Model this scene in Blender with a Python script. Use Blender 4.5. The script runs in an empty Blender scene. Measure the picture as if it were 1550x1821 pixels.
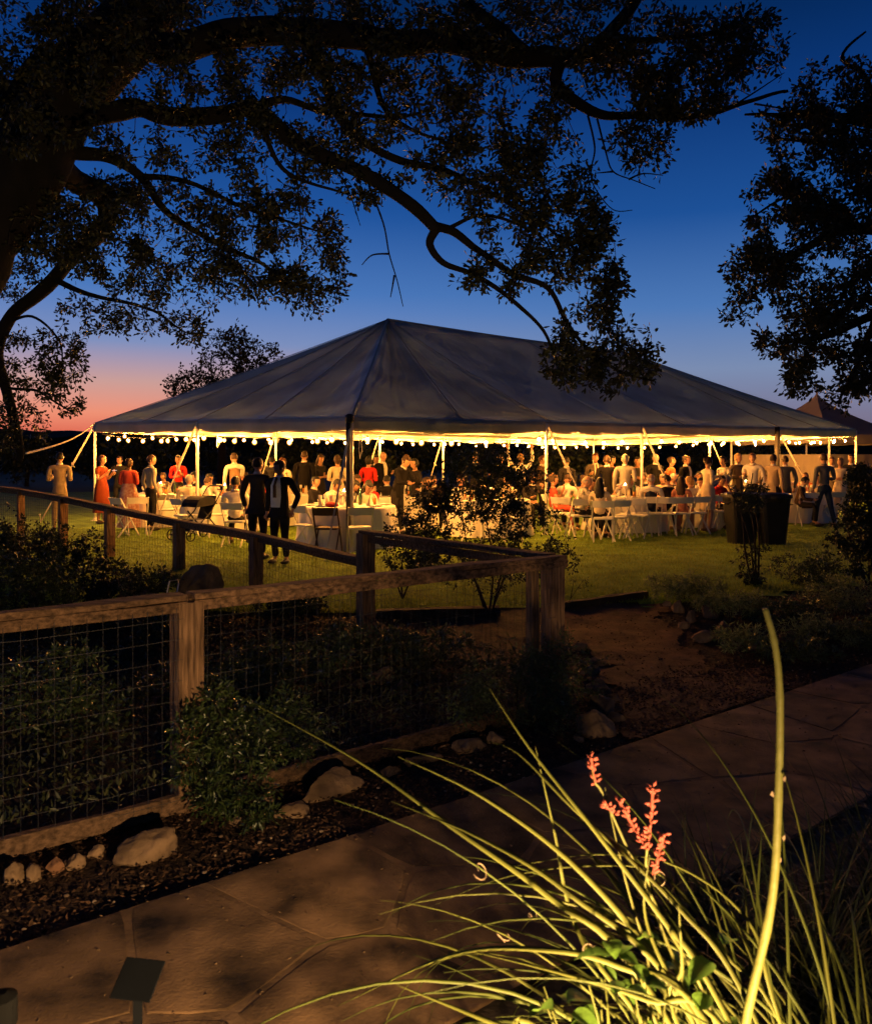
import bpy, bmesh, math, random
import numpy as np
from mathutils import Vector, Matrix, noise, Quaternion
random.seed(7); rng = np.random.default_rng(7)
SC = bpy.context.scene; COL = SC.collection
R = math.radians

# ------------------------------------------------------------------ camera
F = 1500.0; CX, HY = 775.0, 815.0; CAMZ = 1.6
cd = bpy.data.cameras.new('camera'); cam = bpy.data.objects.new('camera', cd); COL.objects.link(cam)
cam.location = (0, 0, CAMZ); cam.rotation_euler = (R(90), 0, 0)
cd.sensor_fit = 'HORIZONTAL'; cd.sensor_width = 36.0; cd.lens = F / 1550 * 36
cd.shift_y = -(910.5 - HY) / 1550; cd.clip_start = 0.05; cd.clip_end = 3000
cd.dof.use_dof = True; cd.dof.focus_distance = 12.0; cd.dof.aperture_fstop = 7.0
SC.camera = cam

# ------------------------------------------------------------------ sky (after sunset) and the last of the sun
SUN_EL, SUN_ROT = -4.2, -38.0          # degrees; the sun has set behind the left of the picture
w = bpy.data.worlds.new('World'); SC.world = w; w.use_nodes = True
nt = w.node_tree; nt.nodes.clear()
out = nt.nodes.new('ShaderNodeOutputWorld'); bg = nt.nodes.new('ShaderNodeBackground')
nt.links.new(bg.outputs[0], out.inputs[0])
def WN(t, **k):
    n = nt.nodes.new(t)
    for a, b in k.items(): setattr(n, a, b)
    return n
sky = WN('ShaderNodeTexSky', sky_type='NISHITA'); sky.sun_disc = False
sky.sun_elevation = R(SUN_EL); sky.sun_rotation = R(SUN_ROT)
sky.altitude = 200; sky.air_density = 1.0; sky.dust_density = 1.0; sky.ozone_density = 3.0
# twilight gradient of the air: elevation ramp, warmer towards the sunset
tc = WN('ShaderNodeTexCoord'); sep = WN('ShaderNodeSeparateXYZ'); nt.links.new(tc.outputs['Generated'], sep.inputs[0])
ramp = WN('ShaderNodeValToRGB'); nt.links.new(sep.outputs[2], ramp.inputs[0])
def lin(r, g, b):
    f = lambda c: (c / 255 / 12.92) if c / 255 <= 0.04045 else ((c / 255 + 0.055) / 1.055) ** 2.4
    return (f(r), f(g), f(b), 1)
def stops(rp, L):
    e = rp.color_ramp.elements
    while len(e) > 1: e.remove(e[-1])
    e[0].position, e[0].color = L[0][0], L[0][1]
    for p, c in L[1:]:
        x = e.new(p); x.color = c
stops(ramp, [(0.0, lin(110, 96, 116)), (0.045, lin(122, 116, 142)), (0.10, lin(122, 140, 176)), (0.17, lin(76, 120, 182)),
             (0.27, lin(29, 80, 150)), (0.38, lin(11, 54, 118)), (0.46, lin(4, 38, 86)), (0.56, lin(2, 24, 60)), (0.75, lin(5, 18, 46)), (1.0, lin(4, 12, 32))])
ramp2 = WN('ShaderNodeValToRGB'); nt.links.new(sep.outputs[2], ramp2.inputs[0])
stops(ramp2, [(0.0, lin(205, 82, 72)), (0.03, lin(226, 112, 88)), (0.05, lin(240, 145, 115)), (0.085, lin(205, 158, 150)), (0.13, lin(126, 144, 190)),
              (0.19, lin(74, 120, 188)), (0.28, lin(32, 85, 160)), (0.38, lin(13, 57, 124)), (0.48, lin(4, 38, 86)), (0.58, lin(3, 28, 68)), (0.75, lin(5, 18, 46)), (1.0, lin(4, 12, 32))])
sx = math.sin(R(SUN_ROT)); sy = math.cos(R(SUN_ROT))
dp = WN('ShaderNodeVectorMath', operation='DOT_PRODUCT'); nt.links.new(tc.outputs['Generated'], dp.inputs[0]); dp.inputs[1].default_value = (sx, sy, 0)
mr = WN('ShaderNodeMapRange'); mr.interpolation_type = 'SMOOTHSTEP'
nt.links.new(dp.outputs['Value'], mr.inputs[0]); mr.inputs[1].default_value = 0.55; mr.inputs[2].default_value = 0.99
mix = WN('ShaderNodeMix', data_type='RGBA'); nt.links.new(mr.outputs[0], mix.inputs[0])
nt.links.new(ramp.outputs[0], mix.inputs[6]); nt.links.new(ramp2.outputs[0], mix.inputs[7])
addn = WN('ShaderNodeMix', data_type='RGBA'); addn.blend_type = 'ADD'; addn.inputs[0].default_value = 0.02
nt.links.new(mix.outputs[2], addn.inputs[6]); nt.links.new(sky.outputs[0], addn.inputs[7])
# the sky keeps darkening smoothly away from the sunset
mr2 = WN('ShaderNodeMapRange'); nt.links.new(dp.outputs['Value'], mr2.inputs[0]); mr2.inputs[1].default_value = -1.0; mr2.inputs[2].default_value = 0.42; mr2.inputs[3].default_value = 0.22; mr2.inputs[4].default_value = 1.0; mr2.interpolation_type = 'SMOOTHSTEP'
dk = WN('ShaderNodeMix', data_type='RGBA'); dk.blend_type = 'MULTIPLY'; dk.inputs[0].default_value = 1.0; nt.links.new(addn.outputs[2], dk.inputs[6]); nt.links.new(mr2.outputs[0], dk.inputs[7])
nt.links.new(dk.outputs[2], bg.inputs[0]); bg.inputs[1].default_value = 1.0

sd = bpy.data.lights.new('sun', 'SUN'); sun = bpy.data.objects.new('sun', sd); COL.objects.link(sun)
sd.energy = 0.02; sd.angle = R(25); sd.color = (1.0, 0.55, 0.42)
sun.rotation_euler = Vector((sx, sy, 0.10)).to_track_quat('Z', 'Y').to_euler()

vs = SC.view_settings; vs.view_transform = 'Standard'; vs.look = 'None'; vs.exposure = 0.0; vs.gamma = 1.0
SC.render.engine = 'CYCLES'
cy = SC.cycles; cy.use_denoising = True; cy.use_adaptive_sampling = True; cy.adaptive_threshold = .03; cy.adaptive_min_samples = 16
try: cy.denoiser = 'OPENIMAGEDENOISE'
except Exception: pass
cy.max_bounces = 6; cy.diffuse_bounces = 4; cy.glossy_bounces = 3; cy.transmission_bounces = 4; cy.transparent_max_bounces = 8
cy.sample_clamp_indirect = 4.0; cy.use_light_tree = True; cy.caustics_reflective = False; cy.caustics_refractive = False

# ------------------------------------------------------------------ helpers
def at(px, py, d):
    return Vector(((px - CX) / F * d, d, CAMZ - (py - HY) / F * d))
def smooth(a, b, x):
    t = min(1, max(0, (x - a) / (b - a))); return t * t * (3 - 2 * t)
def gz(x, y):
    """height of the ground"""
    z = -0.35 + 0.35 * smooth(8, 13, y)
    return z + 0.02 * noise.noise(Vector((x * .35, y * .35, 3.1)))
def gpt(px, d, up=0.0):
    x = (px - CX) / F * d
    return Vector((x, d, gz(x, d) + up))

class MB:
    def __init__(s): s.v = []; s.f = []
    def add(s, vs_, fs_):
        o = len(s.v); s.v += [tuple(a) for a in vs_]; s.f += [tuple(i + o for i in q) for q in fs_]; return s
    def box(s, c, size, rot=None, taper=1.0):
        x, y, z = size[0] / 2, size[1] / 2, size[2] / 2
        P = [Vector(p) for p in ((-x, -y, -z), (x, -y, -z), (x, y, -z), (-x, y, -z), (-x * taper, -y * taper, z), (x * taper, -y * taper, z), (x * taper, y * taper, z), (-x * taper, y * taper, z))]
        if rot is not None: P = [rot @ p for p in P]
        c = Vector(c)
        return s.add([p + c for p in P], [(0, 3, 2, 1), (4, 5, 6, 7), (0, 1, 5, 4), (1, 2, 6, 5), (2, 3, 7, 6), (3, 0, 4, 7)])
    def beam(s, a, b, w_, h, up=Vector((0, 0, 1))):
        a = Vector(a); b = Vector(b); d = b - a; L = d.length; d.normalize()
        sd_ = d.cross(up); sd_.normalize(); u = sd_.cross(d)
        m = Matrix((sd_, d, u)).transposed()
        return s.box((a + b) / 2, (w_, L, h), m)
    def tube(s, path, rad, n=8, cap=True):
        path = [Vector(p) for p in path]
        if not hasattr(rad, '__len__'): rad = [rad] * len(path)
        k = len(path); vs_ = []; fs_ = []; ref = None
        for i, p in enumerate(path):
            t = path[min(i + 1, k - 1)] - path[max(i - 1, 0)]
            if t.length < 1e-9: t = Vector((0, 0, 1))
            t.normalize()
            if ref is None:
                ref = t.orthogonal().normalized()
            ref = (ref - t * ref.dot(t))
            if ref.length < 1e-6: ref = t.orthogonal()
            ref.normalize(); bn = t.cross(ref)
            for j in range(n):
                a_ = 2 * math.pi * j / n
                vs_.append(p + (ref * math.cos(a_) + bn * math.sin(a_)) * rad[i])
        for i in range(k - 1):
            for j in range(n):
                fs_.append((i * n + j, i * n + (j + 1) % n, (i + 1) * n + (j + 1) % n, (i + 1) * n + j))
        if cap: fs_.append(tuple(range(n - 1, -1, -1))); fs_.append(tuple((k - 1) * n + j for j in range(n)))
        return s.add(vs_, fs_)
    def lathe(s, prof, c=(0, 0, 0), n=16, capb=True, capt=True, ex=1.0, ey=1.0):
        vs_ = []; fs_ = []
        for r, z in prof:
            for j in range(n):
                a_ = 2 * math.pi * j / n
                vs_.append((c[0] + r * ex * math.cos(a_), c[1] + r * ey * math.sin(a_), c[2] + z))
        k = len(prof)
        for i in range(k - 1):
            for j in range(n): fs_.append((i * n + j, i * n + (j + 1) % n, (i + 1) * n + (j + 1) % n, (i + 1) * n + j))
        if capb: fs_.append(tuple(range(n - 1, -1, -1)))
        if capt: fs_.append(tuple((k - 1) * n + j for j in range(n)))
        return s.add(vs_, fs_)
    def ball(s, c, r, n=8, m=6, fn=None):
        if not hasattr(r, '__len__'): r = (r, r, r)
        vs_ = [(0, 0, 1)]
        for i in range(1, m):
            ph = math.pi * i / m
            for j in range(n):
                th = 2 * math.pi * j / n
                vs_.append((math.sin(ph) * math.cos(th), math.sin(ph) * math.sin(th), math.cos(ph)))
        vs_.append((0, 0, -1)); fs_ = []
        for j in range(n): fs_.append((0, 1 + j, 1 + (j + 1) % n))
        for i in range(m - 2):
            for j in range(n):
                a_ = 1 + i * n + j; b_ = 1 + i * n + (j + 1) % n
                fs_.append((a_, a_ + n, b_ + n, b_))
        o = 1 + (m - 2) * n; e = len(vs_) - 1
        for j in range(n): fs_.append((o + j, e, o + (j + 1) % n))
        if fn: vs_ = [fn(Vector(p)) for p in vs_]
        return s.add([(c[0] + p[0] * r[0], c[1] + p[1] * r[1], c[2] + p[2] * r[2]) for p in vs_], fs_)
    def mesh(s, name):
        m = bpy.data.meshes.new(name); m.from_pydata(s.v, [], s.f); m.update(); return m
    def build(s, name, mat_, parent=None, sm=False, bevel=0, loc=None):
        m = s.mesh(name); return link(name, m, mat_, parent, sm, bevel, loc)
def link(name, m, mat_, parent=None, sm=False, bevel=0, loc=None):
    if mat_ is not None and not m.materials: m.materials.append(mat_)
    if sm: m.polygons.foreach_set('use_smooth', [True] * len(m.polygons))
    o = bpy.data.objects.new(name, m); COL.objects.link(o)
    if parent is not None: o.parent = parent
    if loc is not None: o.location = loc
    if bevel:
        b = o.modifiers.new('bevel', 'BEVEL'); b.width = bevel; b.segments = 2; b.limit_method = 'ANGLE'
    return o
def npmesh(name, verts, faces):
    """verts (N,3), faces (M,k) arrays"""
    verts = np.asarray(verts, dtype=np.float32); faces = np.asarray(faces, dtype=np.int32)
    m = bpy.data.meshes.new(name); k = faces.shape[1]
    m.vertices.add(len(verts)); m.vertices.foreach_set('co', verts.ravel())
    m.loops.add(faces.size); m.loops.foreach_set('vertex_index', faces.ravel())
    m.polygons.add(len(faces)); m.polygons.foreach_set('loop_start', np.arange(0, faces.size, k, dtype=np.int32))
    m.update(calc_edges=True); m.validate(); return m
def empty(name, loc=(0, 0, 0), rz=0):
    o = bpy.data.objects.new(name, None); COL.objects.link(o); o.location = loc; o.rotation_euler = (0, 0, rz); o.empty_display_size = .1; return o
def tag(o, label=None, cat=None, group=None, kind=None):
    if label: o['label'] = label
    if cat: o['category'] = cat
    if group: o['group'] = group
    if kind: o['kind'] = kind
    return o
def copy_tree(o, parent=None):
    c = o.copy(); COL.objects.link(c); c.parent = parent
    for ch in o.children: copy_tree(ch, c)
    return c

# ------------------------------------------------------------------ materials
MATS = {}
def mat(name, col, rough=.7, var=.15, scale=8.0, bump=0.0, bscale=30.0, metal=0.0, spec=.3, col2=None, stretch=None, obj_var=0.0, trans=0.0, sheen=0.0, detail=4, rot=0.0):
    if name in MATS: return MATS[name]
    m = bpy.data.materials.new(name); m.use_nodes = True; t = m.node_tree; n = t.nodes; p = n['Principled BSDF']
    p.inputs['Roughness'].default_value = rough; p.inputs['Metallic'].default_value = metal
    p.inputs['Specular IOR Level'].default_value = spec
    if sheen: p.inputs['Sheen Weight'].default_value = sheen
    tc_ = n.new('ShaderNodeTexCoord'); mp = n.new('ShaderNodeMapping'); t.links.new(tc_.outputs['Object'], mp.inputs[0])
    if stretch: mp.inputs['Scale'].default_value = stretch
    if rot: mp.inputs['Rotation'].default_value = (0, 0, rot)
    nz = n.new('ShaderNodeTexNoise'); nz.inputs['Scale'].default_value = scale; nz.inputs['Detail'].default_value = detail
    t.links.new(mp.outputs[0], nz.inputs['Vector'])
    rp = n.new('ShaderNodeValToRGB'); t.links.new(nz.outputs[0], rp.inputs[0])
    c1 = tuple(max(0, c * (1 - var)) for c in col) + (1,); c2 = tuple(min(1, c * (1 + var)) for c in col) + (1,)
    if col2: c2 = tuple(col2) + (1,)
    e = rp.color_ramp.elements; e[0].position = .3; e[1].position = .7; e[0].color = c1; e[1].color = c2
    src = rp.outputs[0]
    if obj_var:
        oi = n.new('ShaderNodeObjectInfo'); hs = n.new('ShaderNodeHueSaturation'); mrn = n.new('ShaderNodeMapRange')
        t.links.new(oi.outputs['Random'], mrn.inputs[0]); mrn.inputs[3].default_value = 1 - obj_var; mrn.inputs[4].default_value = 1 + obj_var
        t.links.new(mrn.outputs[0], hs.inputs['Value']); t.links.new(src, hs.inputs['Color']); src = hs.outputs[0]
    t.links.new(src, p.inputs['Base Color'])
    if bump:
        b = n.new('ShaderNodeBump'); b.inputs['Strength'].default_value = bump; b.inputs['Distance'].default_value = .02
        nb = n.new('ShaderNodeTexNoise'); nb.inputs['Scale'].default_value = bscale; nb.inputs['Detail'].default_value = 6
        t.links.new(mp.outputs[0], nb.inputs['Vector']); t.links.new(nb.outputs[0], b.inputs['Height']); t.links.new(b.outputs[0], p.inputs['Normal'])
    if trans:
        tr = n.new('ShaderNodeBsdfTranslucent'); mx = n.new('ShaderNodeMixShader'); mx.inputs[0].default_value = trans
        t.links.new(src, tr.inputs[0]); t.links.new(p.outputs[0], mx.inputs[1]); t.links.new(tr.outputs[0], mx.inputs[2])
        t.links.new(mx.outputs[0], n['Material Output'].inputs[0])
    MATS[name] = m; return m
def emit(name, col, strength):
    if name in MATS: return MATS[name]
    m = bpy.data.materials.new(name); m.use_nodes = True; t = m.node_tree; t.nodes.clear()
    e = t.nodes.new('ShaderNodeEmission'); o = t.nodes.new('ShaderNodeOutputMaterial'); e.inputs[0].default_value = tuple(col) + (1,); e.inputs[1].default_value = strength
    t.links.new(e.outputs[0], o.inputs[0]); MATS[name] = m; return m
def leafmat(name, col, col2, trans=.3, rough=.5, spec=.35):
    """leaf colour that changes from leaf to leaf (Geometry > Random Per Island)"""
    if name in MATS: return MATS[name]
    m = bpy.data.materials.new(name); m.use_nodes = True; t = m.node_tree; n = t.nodes; p = n['Principled BSDF']
    p.inputs['Roughness'].default_value = rough; p.inputs['Specular IOR Level'].default_value = spec
    g = n.new('ShaderNodeNewGeometry'); rp = n.new('ShaderNodeValToRGB'); t.links.new(g.outputs['Random Per Island'], rp.inputs[0])
    e = rp.color_ramp.elements; e[0].color = tuple(col) + (1,); e[1].color = tuple(col2) + (1,)
    t.links.new(rp.outputs[0], p.inputs['Base Color'])
    if trans:
        tr = n.new('ShaderNodeBsdfTranslucent'); mx = n.new('ShaderNodeMixShader'); mx.inputs[0].default_value = trans
        t.links.new(rp.outputs[0], tr.inputs[0]); t.links.new(p.outputs[0], mx.inputs[1]); t.links.new(tr.outputs[0], mx.inputs[2])
        t.links.new(mx.outputs[0], n['Material Output'].inputs[0])
    MATS[name] = m; return m
M_wood = mat('weathered_wood', (.20, .115, .062), .9, .65, 7, .9, 12, stretch=(7, 7, .6), obj_var=.25, detail=8)
M_woodh = mat('weathered_wood_rail', (.15, .085, .046), .9, .7, 5, .9, 9, stretch=(.7, 9, 9), rot=-.672, obj_var=.25, detail=8)
M_woodb = mat('weathered_wood_back', (.12, .07, .04), .9, .6, 5, .8, 9, stretch=(.7, 9, 9), rot=.9, obj_var=.25, detail=8)
M_wire = mat('galvanised_wire', (.05, .05, .055), .6, .2, 5, metal=.2)
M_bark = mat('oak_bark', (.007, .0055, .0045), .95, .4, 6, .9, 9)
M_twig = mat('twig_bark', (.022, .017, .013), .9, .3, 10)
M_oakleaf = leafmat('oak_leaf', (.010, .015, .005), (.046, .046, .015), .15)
M_shrubleaf = leafmat('shrub_leaf', (.020, .042, .012), (.065, .090, .030), .2, .4, .5)
M_darkleaf = leafmat('dark_shrub_leaf', (.012, .022, .008), (.035, .048, .02), .08, .45, .35)
M_greyleaf = leafmat('grey_green_leaf', (.10, .14, .045), (.24, .28, .12), .2, .6)
M_canopy = mat('tent_vinyl', (.52, .60, .68), .6, .22, .8, .7, 1.8, trans=.21)
M_valance = mat('tent_valance_vinyl', (.50, .45, .38), .65, .18, 1.5, .4, 5, trans=.035)
M_pole = mat('white_pole_paint', (.78, .74, .66), .45, .06, 4)
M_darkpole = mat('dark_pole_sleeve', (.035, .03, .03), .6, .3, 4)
M_strap = mat('guy_strap', (.62, .56, .46), .8, .15, 20)
M_cloth = mat('white_tablecloth', (.80, .76, .68), .8, .05, 3, .2, 6)
M_chair = mat('white_resin', (.80, .77, .70), .4, .05, 5)
M_black = mat('black_plastic', (.012, .012, .013), .38, .3, 6, .15, 20)
# ------------------------------------------------------------------ the lie of the land
WP = Vector((-1.7, 3.3)); WD = Vector((.7826, .6225)); WD.normalize(); WNORM = Vector((-WD.y, WD.x))   # far edge of the walkway, its direction, normal away from the camera
def wpt(t, s):
    p = WP + WD * t + WNORM * s; return p
def sdist(x, y): return (Vector((x, y)) - WP).dot(WNORM)
def sheet(name, xs, ys, dz, mat_, inside=None, kind='structure', jit=0.0):
    V = []; FA = []; idx = {}
    for j, y in enumerate(ys):
        for i, x in enumerate(xs):
            idx[i, j] = len(V); V.append((x, y, gz(x, y) + dz + (jit * noise.noise(Vector((x * 3, y * 3, 1))) if jit else 0)))
    for j in range(len(ys) - 1):
        for i in range(len(xs) - 1):
            if inside and not inside((xs[i] + xs[i + 1]) / 2, (ys[j] + ys[j + 1]) / 2): continue
            FA.append((idx[i, j], idx[i + 1, j], idx[i + 1, j + 1], idx[i, j + 1]))
    mb = MB(); mb.v = V; mb.f = FA
    o = mb.build(name, mat_, sm=True); o['kind'] = kind; return o
def lin_sp(a, b, n): return [a + (b - a) * i / (n - 1) for i in range(n)]
xs = [-900, -400, -200, -100, -60] + lin_sp(-40, 40, 81) + [60, 100, 200, 400, 900]
ys = [-60, -20, -10] + lin_sp(-6, 40, 93) + [50, 70, 100, 200, 400, 900, 2000]
M_soil = mat('dark_soil', (.040, .028, .020), .95, .4, 3, .8, 18)
M_field = mat('ground_earth', (.045, .040, .022), .95, .4, 1.2, .5, 12)
sheet('ground', xs, ys, -.03, M_field)
# lawn
M_lawn = mat('lawn_turf', (.15, .25, .025), .9, .45, 2.2, .9, 60)
def lawn_in(x, y):
    edge = 10.0 + .30 * smooth(-1, 2.5, x) + .10 * math.sin(x * .9) + (1.2 * smooth(2.6, 6, x))
    return y > edge
lawn = sheet('lawn', lin_sp(-30, 30, 241), lin_sp(9.5, 40, 123), .0, M_lawn, lawn_in)
# mulch bed and mulch path between the fence, the walkway and the lawn
M_mulch = mat('mulch_soil', (.040, .022, .013), .95, .5, 9, 1.0, 40)
M_path = mat('mulch_path_soil', (.115, .058, .028), .95, .45, 5, 1.0, 45)
def bed_in(x, y):
    s = sdist(x, y); return 0.0 < s and y < 11.6 and not lawn_in(x, y)
sheet('planting_bed', lin_sp(-9, 10, 191), lin_sp(0, 11.6, 117), -.012, M_mulch, bed_in, jit=.02)
PA = [at(985, 1080, 10.4), at(1165, 1062, 10.9), at(1235, 1170, 8.0), at(1420, 1215, 7.2), at(1105, 1318, 5.7), at(1085, 1200, 7.2), at(1000, 1120, 9.2)]
def inpoly(x, y, P):
    c = False; n = len(P)
    for i in range(n):
        a, b = P[i], P[(i + 1) % n]
        if (a[1] > y) != (b[1] > y) and x < (b[0] - a[0]) * (y - a[1]) / (b[1] - a[1]) + a[0]: c = not c
    return c
def path_in(x, y):
    q = noise.noise(Vector((x * 2.2, y * 2.2, 9))) * .35 + noise.noise(Vector((x * 7, y * 7, 2))) * .12
    return inpoly(x + q, y + q, PA) and not lawn_in(x, y)
sheet('mulch_path', lin_sp(0, 5, 151), lin_sp(5, 11.2, 187), .006, M_path, path_in, jit=.02)

# flagstone walkway: bedding plus every slab
M_bed = mat('walk_mortar', (.185, .11, .056), .95, .4, 6, .25, 40)
mbw = MB(); W0, W1, T0, T1 = -1.42, 0.0, -3.5, 12.0
for i in range(40):
    t0, t1 = T0 + (T1 - T0) * i / 40, T0 + (T1 - T0) * (i + 1) / 40
    q = [wpt(t0, W0), wpt(t1, W0), wpt(t1, W1), wpt(t0, W1)]
    mbw.add([(p.x, p.y, -.3245) for p in q] , [(0, 1, 2, 3)])
    e = [wpt(t0, W1), wpt(t1, W1)]
    mbw.add([(e[0].x, e[0].y, -.3245), (e[1].x, e[1].y, -.3245), (e[1].x, e[1].y, -.5), (e[0].x, e[0].y, -.5)], [(0, 1, 2, 3)])
walk = mbw.build('walkway', M_bed); walk['kind'] = 'structure'
M_flag = mat('flagstone', (.150, .088, .042), .85, .95, 3.6, .22, 70, obj_var=.22, detail=8, spec=.35)
def clip(poly, a, n):      # keep the side where (p-a).n <= 0
    o = []
    for i in range(len(poly)):
        p, q = poly[i], poly[(i + 1) % len(poly)]; dp_, dq = (p - a).dot(n), (q - a).dot(n)
        if dp_ <= 0: o.append(p)
        if (dp_ < 0) != (dq < 0): o.append(p + (q - p) * (dp_ / (dp_ - dq)))
    return o
rs = random.Random(11); seeds = []
for i in range(22):
    for j in range(2):
        seeds.append(Vector((T0 + .35 + i * .70 + rs.uniform(-.22, .22) + j * .33, W0 + .36 + j * .70 + rs.uniform(-.16, .16))))
for i, sdp in enumerate(seeds):
    poly = [Vector((T0, W0)), Vector((T1, W0)), Vector((T1, W1)), Vector((T0, W1))]
    for k, o_ in enumerate(seeds):
        if k != i and (o_ - sdp).length < 2.2:
            nn = (o_ - sdp).normalized(); poly = clip(poly, (sdp + o_) / 2 - nn * .014, nn)
            if not poly: break
    if len(poly) < 3: continue
    # round the corners a little and roughen the edges
    pts = []
    for k in range(len(poly)):
        a, b = poly[k], poly[(k + 1) % len(poly)]
        L = (b - a).length; nseg = max(2, int(L / .12))
        for u in range(nseg):
            p = a.lerp(b, u / nseg)
            if u == 0: p = p.lerp(sdp, .03)
            p = p.lerp(sdp, .003 + .010 * abs(noise.noise(Vector((p.x * 5, p.y * 5, 2)))))
            pts.append(p)
    mbf = MB(); n_ = len(pts); top = -.3222 + rs.uniform(-.0008, .0012)
    V = []
    for p in pts:
        w_ = wpt(p.x, p.y); V.append((w_.x, w_.y, top - .0012))
    for p in pts:
        p2 = p.lerp(sdp, .015); w_ = wpt(p2.x, p2.y); V.append((w_.x, w_.y, top + .003 * noise.noise(Vector((p.x * 4, p.y * 4, 5)))))
    for p in pts:
        w_ = wpt(p.x, p.y); V.append((w_.x, w_.y, -.335))
    c_ = wpt(sdp.x, sdp.y); V.append((c_.x, c_.y, top + .003))
    FS = [(k, (k + 1) % n_, n_ + (k + 1) % n_, n_ + k) for k in range(n_)] + [(2 * n_ + k, 2 * n_ + (k + 1) % n_, (k + 1) % n_, k) for k in range(n_)] + [(n_ + k, n_ + (k + 1) % n_, 3 * n_) for k in range(n_)]
    mbf.add(V, FS); mbf.build('flagstone', M_flag, walk)
# far hills and the wood on the horizon
M_far = mat('far_wood', (.012, .016, .010), .95, .4, .3)
mb = MB(); N = 160; V = []
for i in range(N + 1):
    a = R(-75) + R(150) * i / N; r = 120
    h = 4.6 + 1.3 * noise.noise(Vector((i * .12, 0, 0))) + .9 * noise.noise(Vector((i * .9, 3, 0))) + 1.0 * smooth(0, -.5, a)
    for k, (rr, zz) in enumerate(((r, -1), (r + 1, h * .8), (r + 6, h), (r + 40, h - 1))):
        V.append((math.sin(a) * rr, math.cos(a) * rr, zz + (.35 * noise.noise(Vector((i * 2.3, k * 1.7, 1))) if k in (1, 2) else 0)))
FS = [(i * 4 + k, (i + 1) * 4 + k, (i + 1) * 4 + k + 1, i * 4 + k + 1) for i in range(N) for k in range(3)]
mb.add(V, FS); o = mb.build('treeline', M_far, sm=False); tag(o, 'dark far wood along the horizon behind the tent', 'wood', kind='stuff')
# ------------------------------------------------------------------ fences of squared posts, rails and welded wire
def wire_panel(a, b, z0a, z0b, ha, hb, parent, sp=.080, sph=.11, r=.0011):
    """a, b: ground points (Vector2) between two posts; z0: lower edge, h: upper edge heights"""
    mb = MB(); L = (b - a).length; n = int(L / sp)
    for i in range(n + 1):
        u = (i + .5) / (n + 1); p = a.lerp(b, u); lo = z0a + (z0b - z0a) * u; hi = ha + (hb - ha) * u
        j = .006 * noise.noise(Vector((i * .7, lo, 4)))
        mb.tube([(p.x + j, p.y, lo), (p.x + j * .3, p.y - j, (lo + hi) / 2), (p.x - j, p.y, hi)], r, 4, False)
    m = int((ha - z0a) / sph)
    for k in range(m + 1):
        u = (k + .4) / (m + 1)
        za = z0a + (ha - z0a) * u; zb = z0b + (hb - z0b) * u
        mb.tube([(a.lerp(b, q / 6).x, a.lerp(b, q / 6).y, za + (zb - za) * q / 6 + .006 * math.sin(q * 2 + k)) for q in range(7)], r, 4, False)
    o = mb.build('wire_mesh', M_wire, parent); o['kind'] = 'stuff'; return o
def post(p, zb, zt, size, ang, parent):
    mb = MB(); h = zt - zb
    rot = Matrix.Rotation(ang, 3, 'Z'); n = 7
    V = []; FS = []
    for k in range(n + 1):
        z = h * k / n
        for (sx_, sy_) in ((-1, -1), (1, -1), (1, 1), (-1, 1)):
            wob = .004 * noise.noise(Vector((p.x * 9 + sx_ * 3, p.y + sy_ * 5, z * 3)))
            q = rot @ Vector(((size / 2 + wob) * sx_, (size / 2 + wob) * sy_, 0)); V.append((q.x, q.y, z))
    for k in range(n):
        for j in range(4): FS.append((k * 4 + j, k * 4 + (j + 1) % 4, (k + 1) * 4 + (j + 1) % 4, (k + 1) * 4 + j))
    FS.append((n * 4, n * 4 + 1, n * 4 + 2, n * 4 + 3)); mb.add(V, FS)
    o = mb.build('post', M_wood, parent, bevel=.008); o.location = (p.x - parent.location.x, p.y - parent.location.y, zb - parent.location.z); return o
def plank(a, b, w_, h, name, parent, m=None, sag=.011, roll=0):
    """a sawn board from a to b (its centre line), a little wavy"""
    a = Vector(a) - parent.location; b = Vector(b) - parent.location; d = (b - a); L = d.length; d.normalize()
    sd_ = d.cross(Vector((0, 0, 1))).normalized(); up = sd_.cross(d); n = max(3, int(L / .22)); V = []; FS = []
    for k in range(n + 1):
        u = k / n; c = a + d * (L * u)
        for (i, j) in ((-1, -1), (1, -1), (1, 1), (-1, 1)):
            wob = sag * noise.noise(Vector((c.x * 2.1 + i * 7, c.y * 2.1 + j * 3, c.z + w_ * 40)))
            q = c + sd_ * (i * (w_ / 2 + wob)) + up * (j * (h / 2) + wob); V.append((q.x, q.y, q.z))
    for k in range(n):
        for j in range(4): FS.append((k * 4 + j, (k + 1) * 4 + j, (k + 1) * 4 + (j + 1) % 4, k * 4 + (j + 1) % 4))
    FS += [(0, 1, 2, 3), (n * 4 + 3, n * 4 + 2, n * 4 + 1, n * 4)]
    mb = MB(); mb.add(V, FS); return mb.build(name, m or M_woodh, parent, bevel=.005)
FS_S = .94
def fpt(t): return wpt(t, FS_S)
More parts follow.
